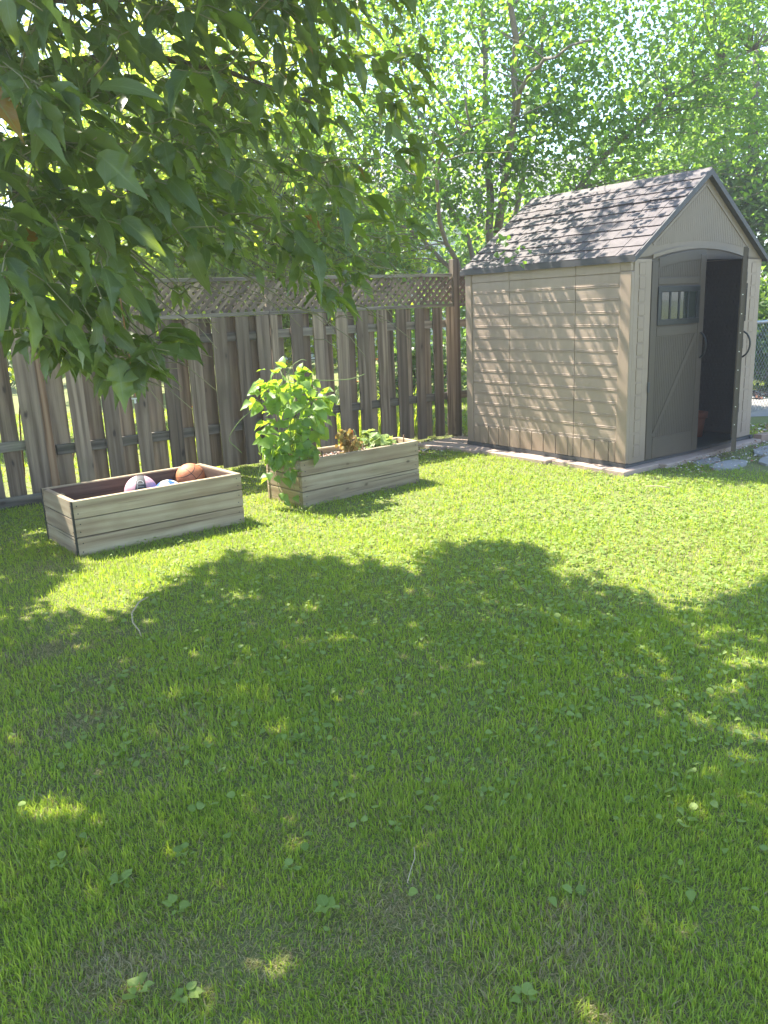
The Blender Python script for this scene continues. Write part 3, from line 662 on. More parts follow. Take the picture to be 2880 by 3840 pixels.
# ------------------------------------------------------------------ raised planter boxes
SCREW = tubes_mesh('screw_head', [([(0, 0, 0), (0, -.0015, 0)], .0042, 8)]); SCREW.materials.append(M['black'])
def planter(name, label, FL, FR, BL, BR, H, soil_z, dark_corner, inner='plank_in'):
    base = np.array(FL); P = [np.array(q) - base for q in (FL, FR, BR, BL)]
    t_ = thing(name, label, 'planter box', (base[0], base[1], 0))
    cen = sum(P) / 4; nb = 3; h = H / nb; th = .038
    for i in range(4):
        a, b = P[i], P[(i + 1) % 4]; d = b - a; L = np.linalg.norm(d); yaw = math.atan2(d[1], d[0]); nrm = np.array([-d[1], d[0]]) / L
        inset = th / 2
        ext = 0.0 if i % 2 == 0 else -th   # end boards sit between the long ones
        for k in range(nb):
            z0 = k * h + (.0015 if k else -.01); z1 = (k + 1) * h - .0045
            me = boxes_mesh('plank', [(-(L / 2 + ext), L / 2 + ext, -th / 2, th / 2, z0, z1)], .003)
            c = (a + b) / 2 + nrm * inset
            pk = link('plank', me, M['plank_x'], t_, (c[0], c[1], 0), (random.uniform(-.008, .008), random.uniform(-.0015, .0015), yaw + random.uniform(-.004, .004)))
            for sx_ in (-1, 1):
                for fz in (.28, .72): link('screw_head', SCREW, None, pk, (sx_ * (L / 2 - .03 - random.uniform(0, .012)), -th / 2 - .0004, z0 + (z1 - z0) * fz))
    # thin lining boards on the inside, a darker wood colour by default
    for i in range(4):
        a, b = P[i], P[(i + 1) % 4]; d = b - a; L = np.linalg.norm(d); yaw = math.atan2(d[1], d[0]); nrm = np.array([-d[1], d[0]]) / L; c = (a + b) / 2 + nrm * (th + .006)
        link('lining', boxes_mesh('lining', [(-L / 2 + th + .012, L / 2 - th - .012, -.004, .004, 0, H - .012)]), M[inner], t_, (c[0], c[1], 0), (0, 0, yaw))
    for i, p in enumerate(P):
        e1 = P[(i + 1) % 4] - p; e2 = P[(i - 1) % 4] - p; q = p + e1 / np.linalg.norm(e1) * .090 + e2 / np.linalg.norm(e2) * .090
        link('corner_post', boxes_mesh('corner_post', [(-.035, .035, -.035, .035, 0, H - (.05 if i else .06))], .003), M['plank_x'], t_, (q[0], q[1], 0), (0, 0, math.atan2((P[1] - P[0])[1], (P[1] - P[0])[0])))
    if dark_corner:
        for i in dark_corner:
            p = P[i]; d = (P[1] - P[0]); yaw = math.atan2(d[1], d[0])
            link('corner_strip', boxes_mesh('corner_strip', [(-.004, .0, -.004, .018, 0, H - .004), (0.0, .006, -.004, -.0005, 0, H - .004)] if i == 0 else [(-.004, .0, -.018, .004, 0, H - .004)]), M['black'], t_, (p[0], p[1], 0), (0, 0, yaw))
    ins = [p + (cen - p) * .06 for p in P]; n = 14; V = []
    for i in range(n + 1):
        for j in range(n + 1):
            u, v = i / n, j / n; q = (ins[0] * (1 - u) + ins[1] * u) * (1 - v) + (ins[3] * (1 - u) + ins[2] * u) * v; V.append((q[0], q[1], soil_z + random.uniform(-.012, .012)))
    F = [(i * (n + 1) + j, (i + 1) * (n + 1) + j, (i + 1) * (n + 1) + j + 1, i * (n + 1) + j + 1) for i in range(n) for j in range(n)]
    s = link('soil', mesh_py('soil', V, F, True), M['soil'], t_)
    return t_, [p + base for p in P], cen + base
b1, B1, C1 = planter('planter_box', 'weathered plank planter holding three balls and no plants', (-2.075, 5.246), (-1.065, 5.988), (-2.475, 5.745), (-1.47, 6.485), .385, .175, (0, 3))
b2, B2, C2 = planter('planter_box', 'plank planter filled with speckled mulch and growing beans, nearer the shed', (-.651, 6.372), (.333, 7.162), (-.985, 6.76), (.165, 7.43), .385, .315, None, 'plank_x')
# mulch chips on the second box
n = 2600; u = rng.uniform(.05, .95, n); v = rng.uniform(.09, .91, n)
q = (B2[0] * (1 - u)[:, None] + B2[1] * u[:, None]) * (1 - v)[:, None] + (B2[3] * (1 - u)[:, None] + B2[2] * u[:, None]) * v[:, None]
Vt = np.array([(-.5, -.3, 0), (.5, -.2, .1), (.35, .4, 0), (-.4, .3, .15)]); Ft = np.array([(0, 1, 2), (0, 2, 3)])
m, t = new_mat('speckled_mulch'); at = nd(t, 'ShaderNodeAttribute', attribute_name='rnd')
out(t, nd(t, 'ShaderNodeBsdfPrincipled', {'Base Color': ramp(t, at.outputs['Fac'], [(0.0, (0.10, 0.05, 0.03)), (0.35, (0.33, 0.15, 0.10)), (0.6, (0.45, 0.33, 0.26)), (0.8, (0.62, 0.58, 0.52))]), 'Roughness': 0.9}).outputs[0]); M['mulch'] = m
def chips(name, X, Y, Z, size, mat, parent=None, base=(0, 0, 0)):
    n = len(X); P = np.stack([X, Y, Z], 1) - np.array(base); A = unit(n); A[:, 2] *= .4; B = np.tile([0, 0, 1.0], (n, 1)) + .4 * unit(n)
    Xx, Yy, Zz = frames(A, B); S = rng.uniform(.5, 1.2, n) * size
    V = P[:, None] + S[:, None, None] * (Vt[None, :, 0, None] * Xx[:, None] + Vt[None, :, 1, None] * Yy[:, None] + Vt[None, :, 2, None] * Zz[:, None])
    F = Ft[None] + (np.arange(n) * 4)[:, None, None]
    return link(name, mesh_np(name, V.reshape(-1, 3), F.reshape(-1, 3), np.repeat(rng.random(n), 4), smooth=False), mat, parent, kind='stuff')
o = chips('mulch', q[:, 0], q[:, 1], rng.uniform(.322, .338, n), .022, M['mulch'], b2, (b2.location.x, b2.location.y, 0))

# ------------------------------------------------------------------ balls in the first box
def ball_mat(name, base, seam, extra=None):
    m, t = new_mat(name); tc = t.nodes.new('ShaderNodeTexCoord'); sx = nd(t, 'ShaderNodeSeparateXYZ', {0: tc.outputs['Object']})
    X, Y, Z = sx.outputs
    def line(v, w): return math_(t, 'LESS_THAN', math_(t, 'ABSOLUTE', v), w)
    l1 = line(X, .0022); l2 = line(Z, .0022)
    # two curved seams
    yy = math_(t, 'MULTIPLY', Y, Y); c1 = line(math_(t, 'SUBTRACT', math_(t, 'ABSOLUTE', X), math_(t, 'ADD', .055, math_(t, 'MULTIPLY', math_(t, 'MULTIPLY', Z, Z), 3.0))), .0024)
    L = math_(t, 'MAXIMUM', math_(t, 'MAXIMUM', l1, l2), c1)
    n_ = noise(t, tc.outputs['Object'], 30, 4, .7); col = mix(t, math_(t, 'MULTIPLY', ramp(t, n_, [(0.45, 0.0), (0.75, 1.0)]), .45), base, tuple(min(1, x * 1.6 + .06) for x in base))
    if extra: col = extra(t, X, Y, Z, col)
    col = mix(t, L, col, seam)
    vo = nd(t, 'ShaderNodeTexVoronoi', {'Scale': 260.0}); t.links.new(tc.outputs['Object'], vo.inputs['Vector'])
    out(t, nd(t, 'ShaderNodeBsdfPrincipled', {'Base Color': col, 'Roughness': 0.6, 'Normal': bump(t, math_(t, 'SUBTRACT', vo.outputs[0], math_(t, 'MULTIPLY', L, 2.0)), .3, .002)}).outputs[0]); return m
def sphere(name, r, seg=40):
    bm = bmesh.new(); bmesh.ops.create_uvsphere(bm, u_segments=seg, v_segments=seg // 2, radius=r); me = bpy.data.meshes.new(name); bm.to_mesh(me); bm.free()
    me.polygons.foreach_set('use_smooth', [True] * len(me.polygons)); return me
bb = link('basketball', sphere('basketball', .12), ball_mat('orange_basketball', (0.50, 0.17, 0.07), (0.03, 0.02, 0.02)), None, (-1.530, 6.330, .292), (R(-12), R(58), R(25)))
tag(bb, 'scuffed orange basketball in the far corner of the ball planter', 'ball')
def dark_band(t, X, Y, Z, col):
    b = math_(t, 'LESS_THAN', math_(t, 'ABSOLUTE', X), .036); return mix(t, b, col, (0.045, 0.045, 0.05))
m, t = new_mat('pink_and_black_ball'); tc = t.nodes.new('ShaderNodeTexCoord'); sx = nd(t, 'ShaderNodeSeparateXYZ', {0: tc.outputs['Object']})
n_ = noise(t, tc.outputs['Object'], 25, 5, .7); col = mix(t, ramp(t, n_, [(0.4, 0.0), (0.7, 1.0)]), (0.55, 0.27, 0.34), (0.62, 0.42, 0.46))
wdt = math_(t, 'SUBTRACT', .040, math_(t, 'MULTIPLY', math_(t, 'MULTIPLY', sx.outputs[2], sx.outputs[2]), 1.2))
d_ = math_(t, 'SUBTRACT', math_(t, 'ABSOLUTE', sx.outputs[0]), wdt)
col = mix(t, math_(t, 'LESS_THAN', d_, 0.0), col, (0.05, 0.05, 0.055)); col = mix(t, math_(t, 'LESS_THAN', math_(t, 'ABSOLUTE', d_), .0018), col, (0.01, 0.01, 0.01))
out(t, nd(t, 'ShaderNodeBsdfPrincipled', {'Base Color': col, 'Roughness': 0.65}).outputs[0]); M['pink'] = m
PB = Vector((-1.795, 5.875, .298)); pr = (R(-8), R(0), R(17))
pb = thing('basketball', 'pink basketball with a black lettered band in the ball planter', 'ball', PB)
pb.rotation_euler = (R(0), R(4), R(16))
link('ball_shell', sphere('ball_shell', .12), M['pink'], pb)
def text_mesh(s, size):
    cu = bpy.data.curves.new('t', 'FONT'); cu.body = s; cu.size = size; cu.align_x = 'CENTER'; cu.align_y = 'CENTER'; cu.resolution_u = 2
    ob = bpy.data.objects.new('t', cu); COL.objects.link(ob); dg = bpy.context.evaluated_depsgraph_get(); me = bpy.data.meshes.new_from_object(ob.evaluated_get(dg)); bpy.data.objects.remove(ob); return me
tm = text_mesh('UNTD', .058); bm = bmesh.new(); bm.from_mesh(tm); bmesh.ops.triangulate(bm, faces=bm.faces); bmesh.ops.subdivide_edges(bm, edges=bm.edges, cuts=2)
for v in bm.verts:      # reads upward along the band, wrapped on the sphere facing the lawn
    along, acr = v.co.x * .95, v.co.y * 1.25
    lat = along / .12 + .32; x_ = -acr; rr = .1208
    y_ = -math.sqrt(max(0, rr * rr - x_ * x_)) 
    v.co = Vector((x_, y_ * math.cos(lat), -y_ * math.sin(lat)))
bm.to_mesh(tm); bm.free(); M['letter'] = plain('grey_lettering', (0.30, 0.30, 0.31), .6, noise_amt=.1)
link('lettering', tm, M['letter'], pb)
m, t = new_mat('white_and_blue_panel_ball'); tc = t.nodes.new('ShaderNodeTexCoord')
vo = nd(t, 'ShaderNodeTexVoronoi', {'Scale': 13.0}); t.links.new(tc.outputs['Object'], vo.inputs['Vector'])
vd = nd(t, 'ShaderNodeTexVoronoi', {'Scale': 13.0}, feature='DISTANCE_TO_EDGE'); t.links.new(tc.outputs['Object'], vd.inputs['Vector'])
sc_ = nd(t, 'ShaderNodeSeparateColor', {0: vo.outputs['Color']}); pick = math_(t, 'LESS_THAN', sc_.outputs[0], .45)
col = mix(t, pick, (0.62, 0.64, 0.62), (0.03, 0.12, 0.55)); col = mix(t, math_(t, 'LESS_THAN', vd.outputs[0], .02), col, (0.12, 0.12, 0.13))
out(t, nd(t, 'ShaderNodeBsdfPrincipled', {'Base Color': col, 'Roughness': 0.45}).outputs[0])
fb = link('football', sphere('football', .108), m, None, (-1.585, 5.845, .275), (.4, .2, .3)); tag(fb, 'white and blue panelled ball half hidden between the two basketballs', 'ball')

# ------------------------------------------------------------------ plants in the second box
def pz(base, c): return c
def climbing_plant():
    base = np.array([-.66, 6.66, .32]); th_ = thing('bean_plant', 'tall climbing bean plant spilling over the left end of the mulched planter', 'plant', tuple(base))
    P, Dv, N, S = [], [], [], []; stems = []
    # mound: stacked ellipsoid shells, denser at the surface
    cl = [((-.66, 6.57, .52), (.22, .22, .20), 64), ((-.60, 6.62, .74), (.27, .26, .24), 76), ((-.66, 6.60, .96), (.23, .22, .17), 42), ((-.80, 6.52, .90), (.14, .14, .12), 14), ((-.42, 6.74, .82), (.12, .12, .14), 18), ((-.62, 6.50, .44), (.22, .14, .09), 30), ((-.70, 6.42, .27), (.10, .05, .05), 5)]
    for c, r, k in cl:
        d = unit(k); rad = rng.uniform(.65, 1.05, k)[:, None]; pos = np.array(c) + d * rad * np.array(r)
        P.append(pos); out_ = d.copy(); out_[:, 2] -= .25; Dv.append(out_ + .8 * unit(k)); N.append(np.tile([0, 0, 1.0], (k, 1)) + .75 * unit(k) + .4 * d); S.append(rng.uniform(.075, .125, k))
        for j in range(0, k, 3): stems.append((wobble(np.array(c) + (pos[j] - np.array(c)) * .1 + np.array([0, 0, -.05]), pos[j], 5, .08), .0022, 4))
    for a, b in (((-.6, 6.66, .3), (-.62, 6.6, 1.05)), ((-.66, 6.6, .3), (-.72, 6.55, .98)), ((-.52, 6.7, .3), (-.46, 6.72, .85)), ((-.7, 6.6, .35), (-.62, 6.62, .9))): stems.append((wobble(a, b, 9, .04), .004, 5))
    # trailing shoots and tendrils
    tendrils = [[(-.50, 6.70, 1.02), (-.40, 6.70, .99), (-.25, 6.72, .98), (-.10, 6.74, .985), (0.0, 6.76, 1.02)], [(-.62, 6.6, 1.06), (-.56, 6.6, 1.14), (-.50, 6.6, 1.17), (-.46, 6.6, 1.16)], [(-.9, 6.4, .80), (-.99, 6.38, .74), (-1.07, 6.36, .64), (-1.10, 6.35, .58), (-1.04, 6.36, .52), (-1.0, 6.37, .47)],
                [(-.84, 6.42, .42), (-.88, 6.38, .30), (-.90, 6.36, .22), (-.82, 6.36, .25)], [(-.78, 6.40, .36), (-.74, 6.36, .25), (-.72, 6.35, .15), (-.68, 6.34, .08)], [(-.64, 6.33, .36), (-.62, 6.33, .26), (-.60, 6.33, .17)], [(-.5, 6.72, .9), (-.42, 6.72, .86), (-.38, 6.73, .8), (-.30, 6.75, .86)]]
    for tt in tendrils:
        tp = np.array(tt); q = np.stack([np.interp(np.linspace(0, len(tp) - 1, 14), range(len(tp)), tp[:, k]) for k in range(3)], 1); q[1:-1] = (q[:-2] + q[1:-1] + q[2:]) / 3
        stems.append((q, .0026, 5))
    ex = [((-.50, 6.66, 1.0), (0, 0, 1)), ((-.52, 6.66, .97), (.3, 0, 1)), ((-.42, 6.7, .98), (.6, -.2, -.4)), ((-.93, 6.42, .84), (-1, -.2, -.3)), ((-.90, 6.4, .86), (-.8, -.5, -.2)), ((-.36, 6.74, .84), (1, -.2, .2)), ((-.34, 6.76, .64), (1, -.1, -.4)),
          ((-.78, 6.36, .30), (-.3, -.5, -.7)), ((-.74, 6.34, .27), (.5, -.5, -.6)), ((-.70, 6.33, .14), (-.3, -.6, -.6)), ((-.69, 6.32, .12), (.5, -.5, -.5)), ((-.82, 6.38, .28), (-.9, -.3, -.2)), ((-.66, 6.33, .30), (.5, -.5, -.3)), ((-.68, 6.33, .07), (.6, -.6, -.2)), ((-.60, 6.35, .10), (.3, -.6, -.3))]
    P.append(np.array([e[0] for e in ex])); Dv.append(np.array([e[1] for e in ex], float)); N.append(np.tile([-.3, -.5, .8], (len(ex), 1)) + .2 * unit(len(ex))); S.append(rng.uniform(.06, .095, len(ex)))
    P, Dv, N, S = map(np.concatenate, (P, Dv, N, S)); P = P - np.array([.11, 0, 0]); stems = [(np.asarray(q_, float) - np.array([.11, 0, 0]), *r__) for q_, *r__ in stems]
    link('stem', tubes_mesh('stem', stems, base), M['vstem'], th_); leaf_objects(th_, 'bean_leaf', T_BEAN, M['bean'], P, Dv, N, S, base)
climbing_plant()
def small_plant(name, label, base, mat, tmpl, n, size, spread, height, stemmat, droop=0.3, stems_n=7, key='k', flower=None, nz=1.0):
    base = np.array(base, float); t_ = thing(name, label, 'plant', tuple(base)); st = []; P, Dv = [], []
    for k in range(stems_n):
        a = rng.uniform(0, 6.28); rr = spread * rng.uniform(.3, 1.0); tip = base + np.array([math.cos(a) * rr, math.sin(a) * rr * .8, height * rng.uniform(.55, 1.0)])
        w0 = wobble(base + np.array([math.cos(a) * .02, math.sin(a) * .02, -.01]), tip, 6, .06, 0); st.append((w0, .003, 5))
        for j in range(n // stems_n):
            f = rng.uniform(.35, 1.0); i0 = min(4, int(f * 5)); p = w0[i0] + (w0[i0 + 1] - w0[i0]) * (f * 5 - i0) ; p = p + rng.normal(size=3) * .02
            P.append(p); Dv.append([math.cos(a) + rng.normal() * .7, math.sin(a) + rng.normal() * .7, -droop + rng.normal() * .3])
    P, Dv = np.array(P), np.array(Dv); N = np.tile([0, 0, nz], (len(P), 1)) + .5 * unit(len(P)); S = rng.uniform(.7, 1.2, len(P)) * size
    link('stem', tubes_mesh('stem', st, base), stemmat, t_); leaf_objects(t_, key, tmpl, mat, P, Dv, N, S, base)
    if flower: 
        for q in flower: link('flower', sphere('flower', q[3], 12), M['orange'], t_, tuple(np.array(q[:3]) - base), (0, 0, 0), (1, 1, .7))
    return t_
small_plant('withered_plant', 'withered brown and yellow plant with one orange flower in the mulch', (-.27, 6.83, .33), M['wither'], T_BEAN, 100, .045, .12, .25, M['wstem'], .8, 10, 'wither_leaf', [(-.25, 6.77, .545, .02)], .4)
small_plant('squash_plant', 'low pale green squash seedling at the shed end of the planter', (.05, 7.15, .33), M['squash'], T_VINE, 46, .09, .26, .18, M['vstem'], .25, 9, 'squash_leaf')
small_plant('squash_plant', 'spindly squash seedling between the withered plant and the pale one', (-.16, 7.08, .33), M['squash'], T_VINE, 10, .07, .12, .19, M['vstem'], .2, 5, 'squash_leaf2')
for k, (p, lab) in enumerate((((-.49, 6.54, .31), 'short dark stake in the mulch below the bean plant'), ((-.16, 6.80, .31), 'short dark stake leaning beside the withered plant'), ((.20, 7.22, .31), 'short brown stake in the shed end of the mulched planter'))):
    s = link('plant_stake', tubes_mesh('plant_stake', [([(0, 0, 0), (.004, 0, .06), (random.uniform(-.02, .02), 0, .12)], .006, 6)]), M['wstem'], None, p); tag(s, lab, 'stake')

# ------------------------------------------------------------------ lawn: grass blades in three distances, round-leaved weeds
SHW = spt  # shed footprint test
def free_ground(x, y):
    """true where the lawn grows: not under the planters, the shed or its slabs"""
    q = np.stack([x - SC[0], y - SC[1]], 1); lx, ly = q @ SX, q @ SY
    ok = ~((lx > -.16) & (lx < W_ + .4) & (ly > -.14) & (ly < D_ + .3))
    for B in (B1, B2): ok &= ~in_poly(x, y, [tuple(b) for b in B])
    ok &= ~((lx > .75) & (lx < 3.6) & (ly > -.92 + .05 * np.sin(5 * lx)) & (ly < .0) & (rng.random(len(x)) > .08))
    s = (np.stack([x, y], 1) - FA) @ FD; nn = (np.stack([x, y], 1) - FA) @ FN
    ok &= ~((s > 3.3) & (nn > -.62 + .1 * np.sin(7 * s)) & (nn < .1) & (rng.random(len(x)) > .25))
    return ok
def dryness(x, y):
    d = .15 + .14 * np.clip(vnoise(x, y, 5, 2.2) + .2, 0, 3)
    for cx, cy, r, a in ((-.95, 2.75, .34, .4), (-.75, 1.85, .30, .35), (-.2, 1.62, .34, .4), (-.62, 1.62, .22, .3), (.35, 1.5, .26, .5), (-1.6, 3.7, .4, .5), (-1.25, 3.1, .35, .4), (.55, 1.65, .2, .3), (-.25, 2.3, .22, .3), (.2, 3.3, .25, .25), (.35, 5.6, .5, .15), (-2.15, 5.0, .3, .5), (-.45, 6.25, .2, .4), (2.2, 6.95, .25, .4), (0.0, 1.9, .2, .35)):
        d += a * np.exp(-((x - cx) ** 2 + (y - cy) ** 2) / (r * r)) * (.75 + .5 * vnoise(x, y, 9, 9.0))
    return d
VV, FF, RR, DD, o0 = [], [], [], [], 0
def blades(y0, y1, dens, w0, h0, hw, k, cond=None):
    """scatter tufts over the visible wedge of lawn between two distances"""
    global o0
    A = (y1 - y0) * (hw(y0) + hw(y1)); n = int(A * dens)
    y = rng.uniform(y0, y1, n * 2); x = rng.uniform(-1, 1, n * 2) * hw(y1); keep = np.abs(x) < hw(y); x, y = x[keep][:n], y[keep][:n]
    clump = vnoise(x, y, 3, 14.0)
    keep = free_ground(x, y) & (rng.random(len(x)) < .85 + .15 * np.clip(clump + .4, -1, 1))
    if cond is not None: keep &= cond(x, y)
    x, y = x[keep], y[keep]; n = len(x)
    hn = np.clip(1 + .22 * vnoise(x, y, 21, 5.0) + .15 * vnoise(x, y, 22, 17.0), .82, 1.6)
    dry = (rng.random(n) < dryness(x, y)).astype(float) * rng.uniform(.6, 1, n)
    h = h0 * hn * rng.uniform(.55, 1.3, n) * np.where(dry > 0, .85, 1); wd = w0 * rng.uniform(.6, 1.25, n)
    az = rng.uniform(0, 6.28, n); lean = np.abs(rng.normal(.6, .55, n)) + np.where(dry > 0, .5, 0); la = rng.uniform(0, 6.28, n) * .85 + vnoise(x, y, 30, 3.5) * 2.0
    dx, dy = np.cos(la) * np.sin(lean), np.sin(la) * np.sin(lean); dz = np.cos(np.clip(lean, 0, 1.45)); wx, wy = np.cos(az) * wd / 2, np.sin(az) * wd / 2
    b = np.stack([x, y, np.zeros(n)], 1); wv = np.stack([wx, wy, np.zeros(n)], 1); dv = np.stack([dx * .55, dy * .55, dz], 1)
    mid = b + dv * (h * .55)[:, None]; dv2 = np.stack([dx * 1.25, dy * 1.25, dz * .8], 1); tip = mid + dv2 * (h * .5)[:, None]
    if k == 5:
        V = np.stack([b - wv, b + wv, mid - wv * .8, mid + wv * .8, tip], 1); T = np.array([(0, 1, 3), (0, 3, 2), (2, 3, 4)])
    else:
        V = np.stack([b - wv, b + wv, tip], 1); T = np.array([(0, 1, 2)])
    FF.append((T[None] + (np.arange(n) * k)[:, None, None] + o0).reshape(-1, 3)); VV.append(V.reshape(-1, 3)); o0 += n * k
    RR.append(np.repeat(rng.random(n), k)); DD.append(np.repeat(dry, k))
hw = lambda y: .50 * y + .35
blades(1.1, 2.4, 40000, .0034, .032, hw, 5)
blades(2.4, 3.8, 18000, .0046, .032, hw, 5)
blades(3.8, 5.6, 10500, .006, .032, hw, 3)
blades(5.6, 9.6, 4700, .0085, .032, hw, 3, lambda x, y: (np.stack([x, y], 1) - FA) @ FN < .05)
# the lawn goes on either side of what the photograph frames
wide = lambda y: .50 * y + 2.6
blades(.6, 3.8, 6500, .0075, .034, wide, 3, lambda x, y: np.abs(x) > hw(y))
blades(3.8, 9.6, 4200, .010, .034, wide, 3, lambda x, y: (np.abs(x) > hw(y)) & ((np.stack([x, y], 1) - FA) @ FN < .05))
# neighbours' lawn seen through the gaps
blades(7.6, 14.0, 700, .016, .06, lambda y: .5 * y + 1, 3, lambda x, y: (np.stack([x, y], 1) - FA) @ FN > .1)
me = mesh_np('lawn_grass', np.concatenate(VV), np.concatenate(FF), np.concatenate(RR)); a = me.attributes.new('dry', 'FLOAT', 'POINT'); a.data.foreach_set('value', np.concatenate(DD).astype(np.float32))
link('lawn_grass', me, M['grass'], kind='stuff')
# round leaves (violets, clover) thick across the middle and right of the lawn
n = 40000; y = rng.uniform(1.6, 8.6, n); x = rng.uniform(-1, 1, n) * hw(y)
dens = np.clip(.10 + .75 * np.exp(-((x - 1.6) ** 2 / 3.2 + (y - 5.2) ** 2 / 4.0)) + .25 * np.exp(-((x - .2) ** 2 / .8 + (y - 3.9) ** 2 / .5)) + .12 * vnoise(x, y, 40, 2.6), .015, 1) * np.clip((y - 1.0) / 3, .15, 1)
keep = (rng.random(n) < dens) & free_ground(x, y) & ((np.stack([x, y], 1) - FA) @ FN < -.3); x, y = x[keep], y[keep]; n = len(x)
a_ = rng.uniform(0, 6.28, n); Dv = np.stack([np.cos(a_), np.sin(a_), rng.normal(0, .25, n)], 1)
link('ground_cover', leaves_mesh('ground_cover', T_ROUND + T_HEART, np.stack([x, y, rng.uniform(.018, .036, n)], 1), Dv, np.tile([0, 0, 1.0], (n, 1)) + .38 * unit(n), rng.uniform(.014, .031, n)), M['violet'], kind='stuff')
# single broad-leaved weeds in the near grass
weeds = [(-.986, 2.035, 6, .05, 'upright bright weed in the dry grass at the left edge'), (-.779, 1.95, 9, .06, 'flat dark-centred rosette weed in the left foreground'), (-.627, 2.06, 5, .05, 'small weed just behind the flat rosette in the grass'), (-.60, 1.84, 6, .05, 'three-leaved plantain below the rosette weed'), (-.3, 1.97, 7, .04, 'low clover-like weed in the middle of the foreground'), (-.62, 1.57, 6, .06, 'broad green plantain at the bottom left of the lawn'), (-.51, 1.55, 6, .055, 'yellow-green plantain right of the bottom left one'), (-.194, 1.813, 5, .055, 'weed with two pale round leaves beside the dry patch'), (.27, 1.50, 7, .05, 'wide pale weed at the bottom edge of the lawn'), (.864, 2.113, 5, .055, 'lone pale upright leaf weed near the right edge'), (.287, 2.298, 5, .05, 'small round-leaved weed in the centre right grass'), (-.35, 2.69, 8, .045, 'clover weed patch beside the sunlit fleck'), (-.01, 2.135, 6, .045, 'leafy weed left of the open green grass'), (-.854, 4.264, 5, .045, 'tiny weed at the sunlit edge before the planters')]
for i, (x, y, k, s, lab) in enumerate(weeds):
    t_ = thing('broadleaf_weed', lab, 'weed', (x, y, 0), 0, 'broad-leaved weeds in the lawn'); a0 = rng.uniform(0, 6.28); an = a0 + np.arange(k) * 2.4
    P = np.stack([x + .012 * np.cos(an), y + .012 * np.sin(an), rng.uniform(.012, .034, k)], 1)
    leaf_objects(t_, 'weed_leaf', T_BEAN[:2] + [leaf_template([(0, .1), (.3, .5), (.6, 1.0), (.85, .8), (1, .1)], W=.3, fold=.35, droop=.4, wave=.3)] + T_ROUND[:1], M['violet'], P, np.stack([np.cos(an), np.sin(an), rng.uniform(.1, .9, k)], 1), np.tile([0, 0, 1.0], (k, 1)) + .2 * unit(k), rng.uniform(.35, .65, k) * s, (x, y, 0))
q = tubes_mesh('fallen_twig', [([(-1.32, 4.22, .055), (-1.345, 4.13, .06), (-1.34, 3.98, .055), (-1.30, 3.86, .05), (-1.24, 3.76, .045), (-1.22, 3.72, .03)], [.0035, .0045, .0045, .004, .003, .002], 6)]); M['straw'] = plain('dry_straw', (0.42, 0.34, 0.22), .8)
tag(link('fallen_twig', q, M['straw']), 'curved bare twig lying on the shaded grass in front of the planter', 'twig')
q = tubes_mesh('fallen_twig', [([(2.13, 6.40, .05), (2.22, 6.37, .055), (2.30, 6.31, .05)], .004, 5)]); tag(link('fallen_twig', q, M['straw']), 'short straight straw on the sunlit grass before the shed', 'twig')
q = tubes_mesh('fallen_twig', [([(.02, 1.86, .05), (.03, 1.90, .055), (.045, 1.96, .05), (.045, 2.02, .04)], .0014, 5)]); tag(link('fallen_twig', q, M['straw']), 'thin pale stalk curling on the near grass', 'twig')
# leaf litter and debris
n = 700; s_ = rng.uniform(2.9, 5.0, n); nn = rng.uniform(-.85, -.05, n); P_ = FA + FD * s_[:, None] + FN * nn[:, None]
chips('leaf_litter', P_[:, 0], P_[:, 1], rng.uniform(.005, .02, n), .03, M['mulch'])
n = 500; lx = rng.uniform(.3, 2.1, n); ly = rng.uniform(-.62, -.12, n) ; P_ = SC + SX * lx[:, None] + SY * ly[:, None]
chips('leaf_litter', P_[:, 0], P_[:, 1], rng.uniform(.012, .045, n), .022, M['mulch'])

# ------------------------------------------------------------------ near tree overhanging from the left
def cam_tan(P):
    """slopes of a point seen from the standing viewer: sideways and upwards"""
    return P[:, 0] / P[:, 1], (P[:, 2] - EYE) / P[:, 1]
def in_view(P, m=0.0):
    d = P - np.array([0, 0, EYE]); z = d @ np.array(fw); ok = z > .05
    sx_ = (d @ np.array(rv)) / np.maximum(z, .05); sy_ = (d @ np.array(uv_)) / np.maximum(z, .05)
    return ok & (np.abs(sx_) < .475 + m) & (np.abs(sy_) < .633 + m)
TB = np.array([-3.55, 4.3, 0.0])
near = thing('overhanging_tree', 'dark leafy tree leaning in from the left over the lawn', 'tree', tuple(TB))
link('trunk', tubes_mesh('trunk', [([TB, TB + [.02, .03, .6], TB + [.1, 0, 1.3], TB + [.22, .05, 2.1], TB + [.3, .1, 2.8]], [.19, .15, .13, .12, .11], 12)], TB), M['bark'], near)
crown_poly = [(-.62, .45), (.060, .45), (.059, .326), (.051, .246), (.053, .213), (.067, .173), (.029, .152), (.06, .10), (.066, .07), (.045, .035), (.0, .0), (-.026, -.026), (-.069, -.045), (-.095, -.016), (-.161, .012), (-.224, .025), (-.226, -.024), (-.264, -.051), (-.28, -.077), (-.332, -.074), (-.363, -.063), (-.387, -.052), (-.445, -.037), (-.47, .019), (-.62, .05)]
lit_holes = [(-.20, .06, .028), (-.04, .20, .030), (-.01, .15, .026), (-.05, .255, .022), (-.17, .30, .02), (-.345, .012, .03), (-.30, .025, .028), (-.26, .005, .024), (-.03, .105, .02), (-.40, .09, .02), (-.22, .11, .012)]
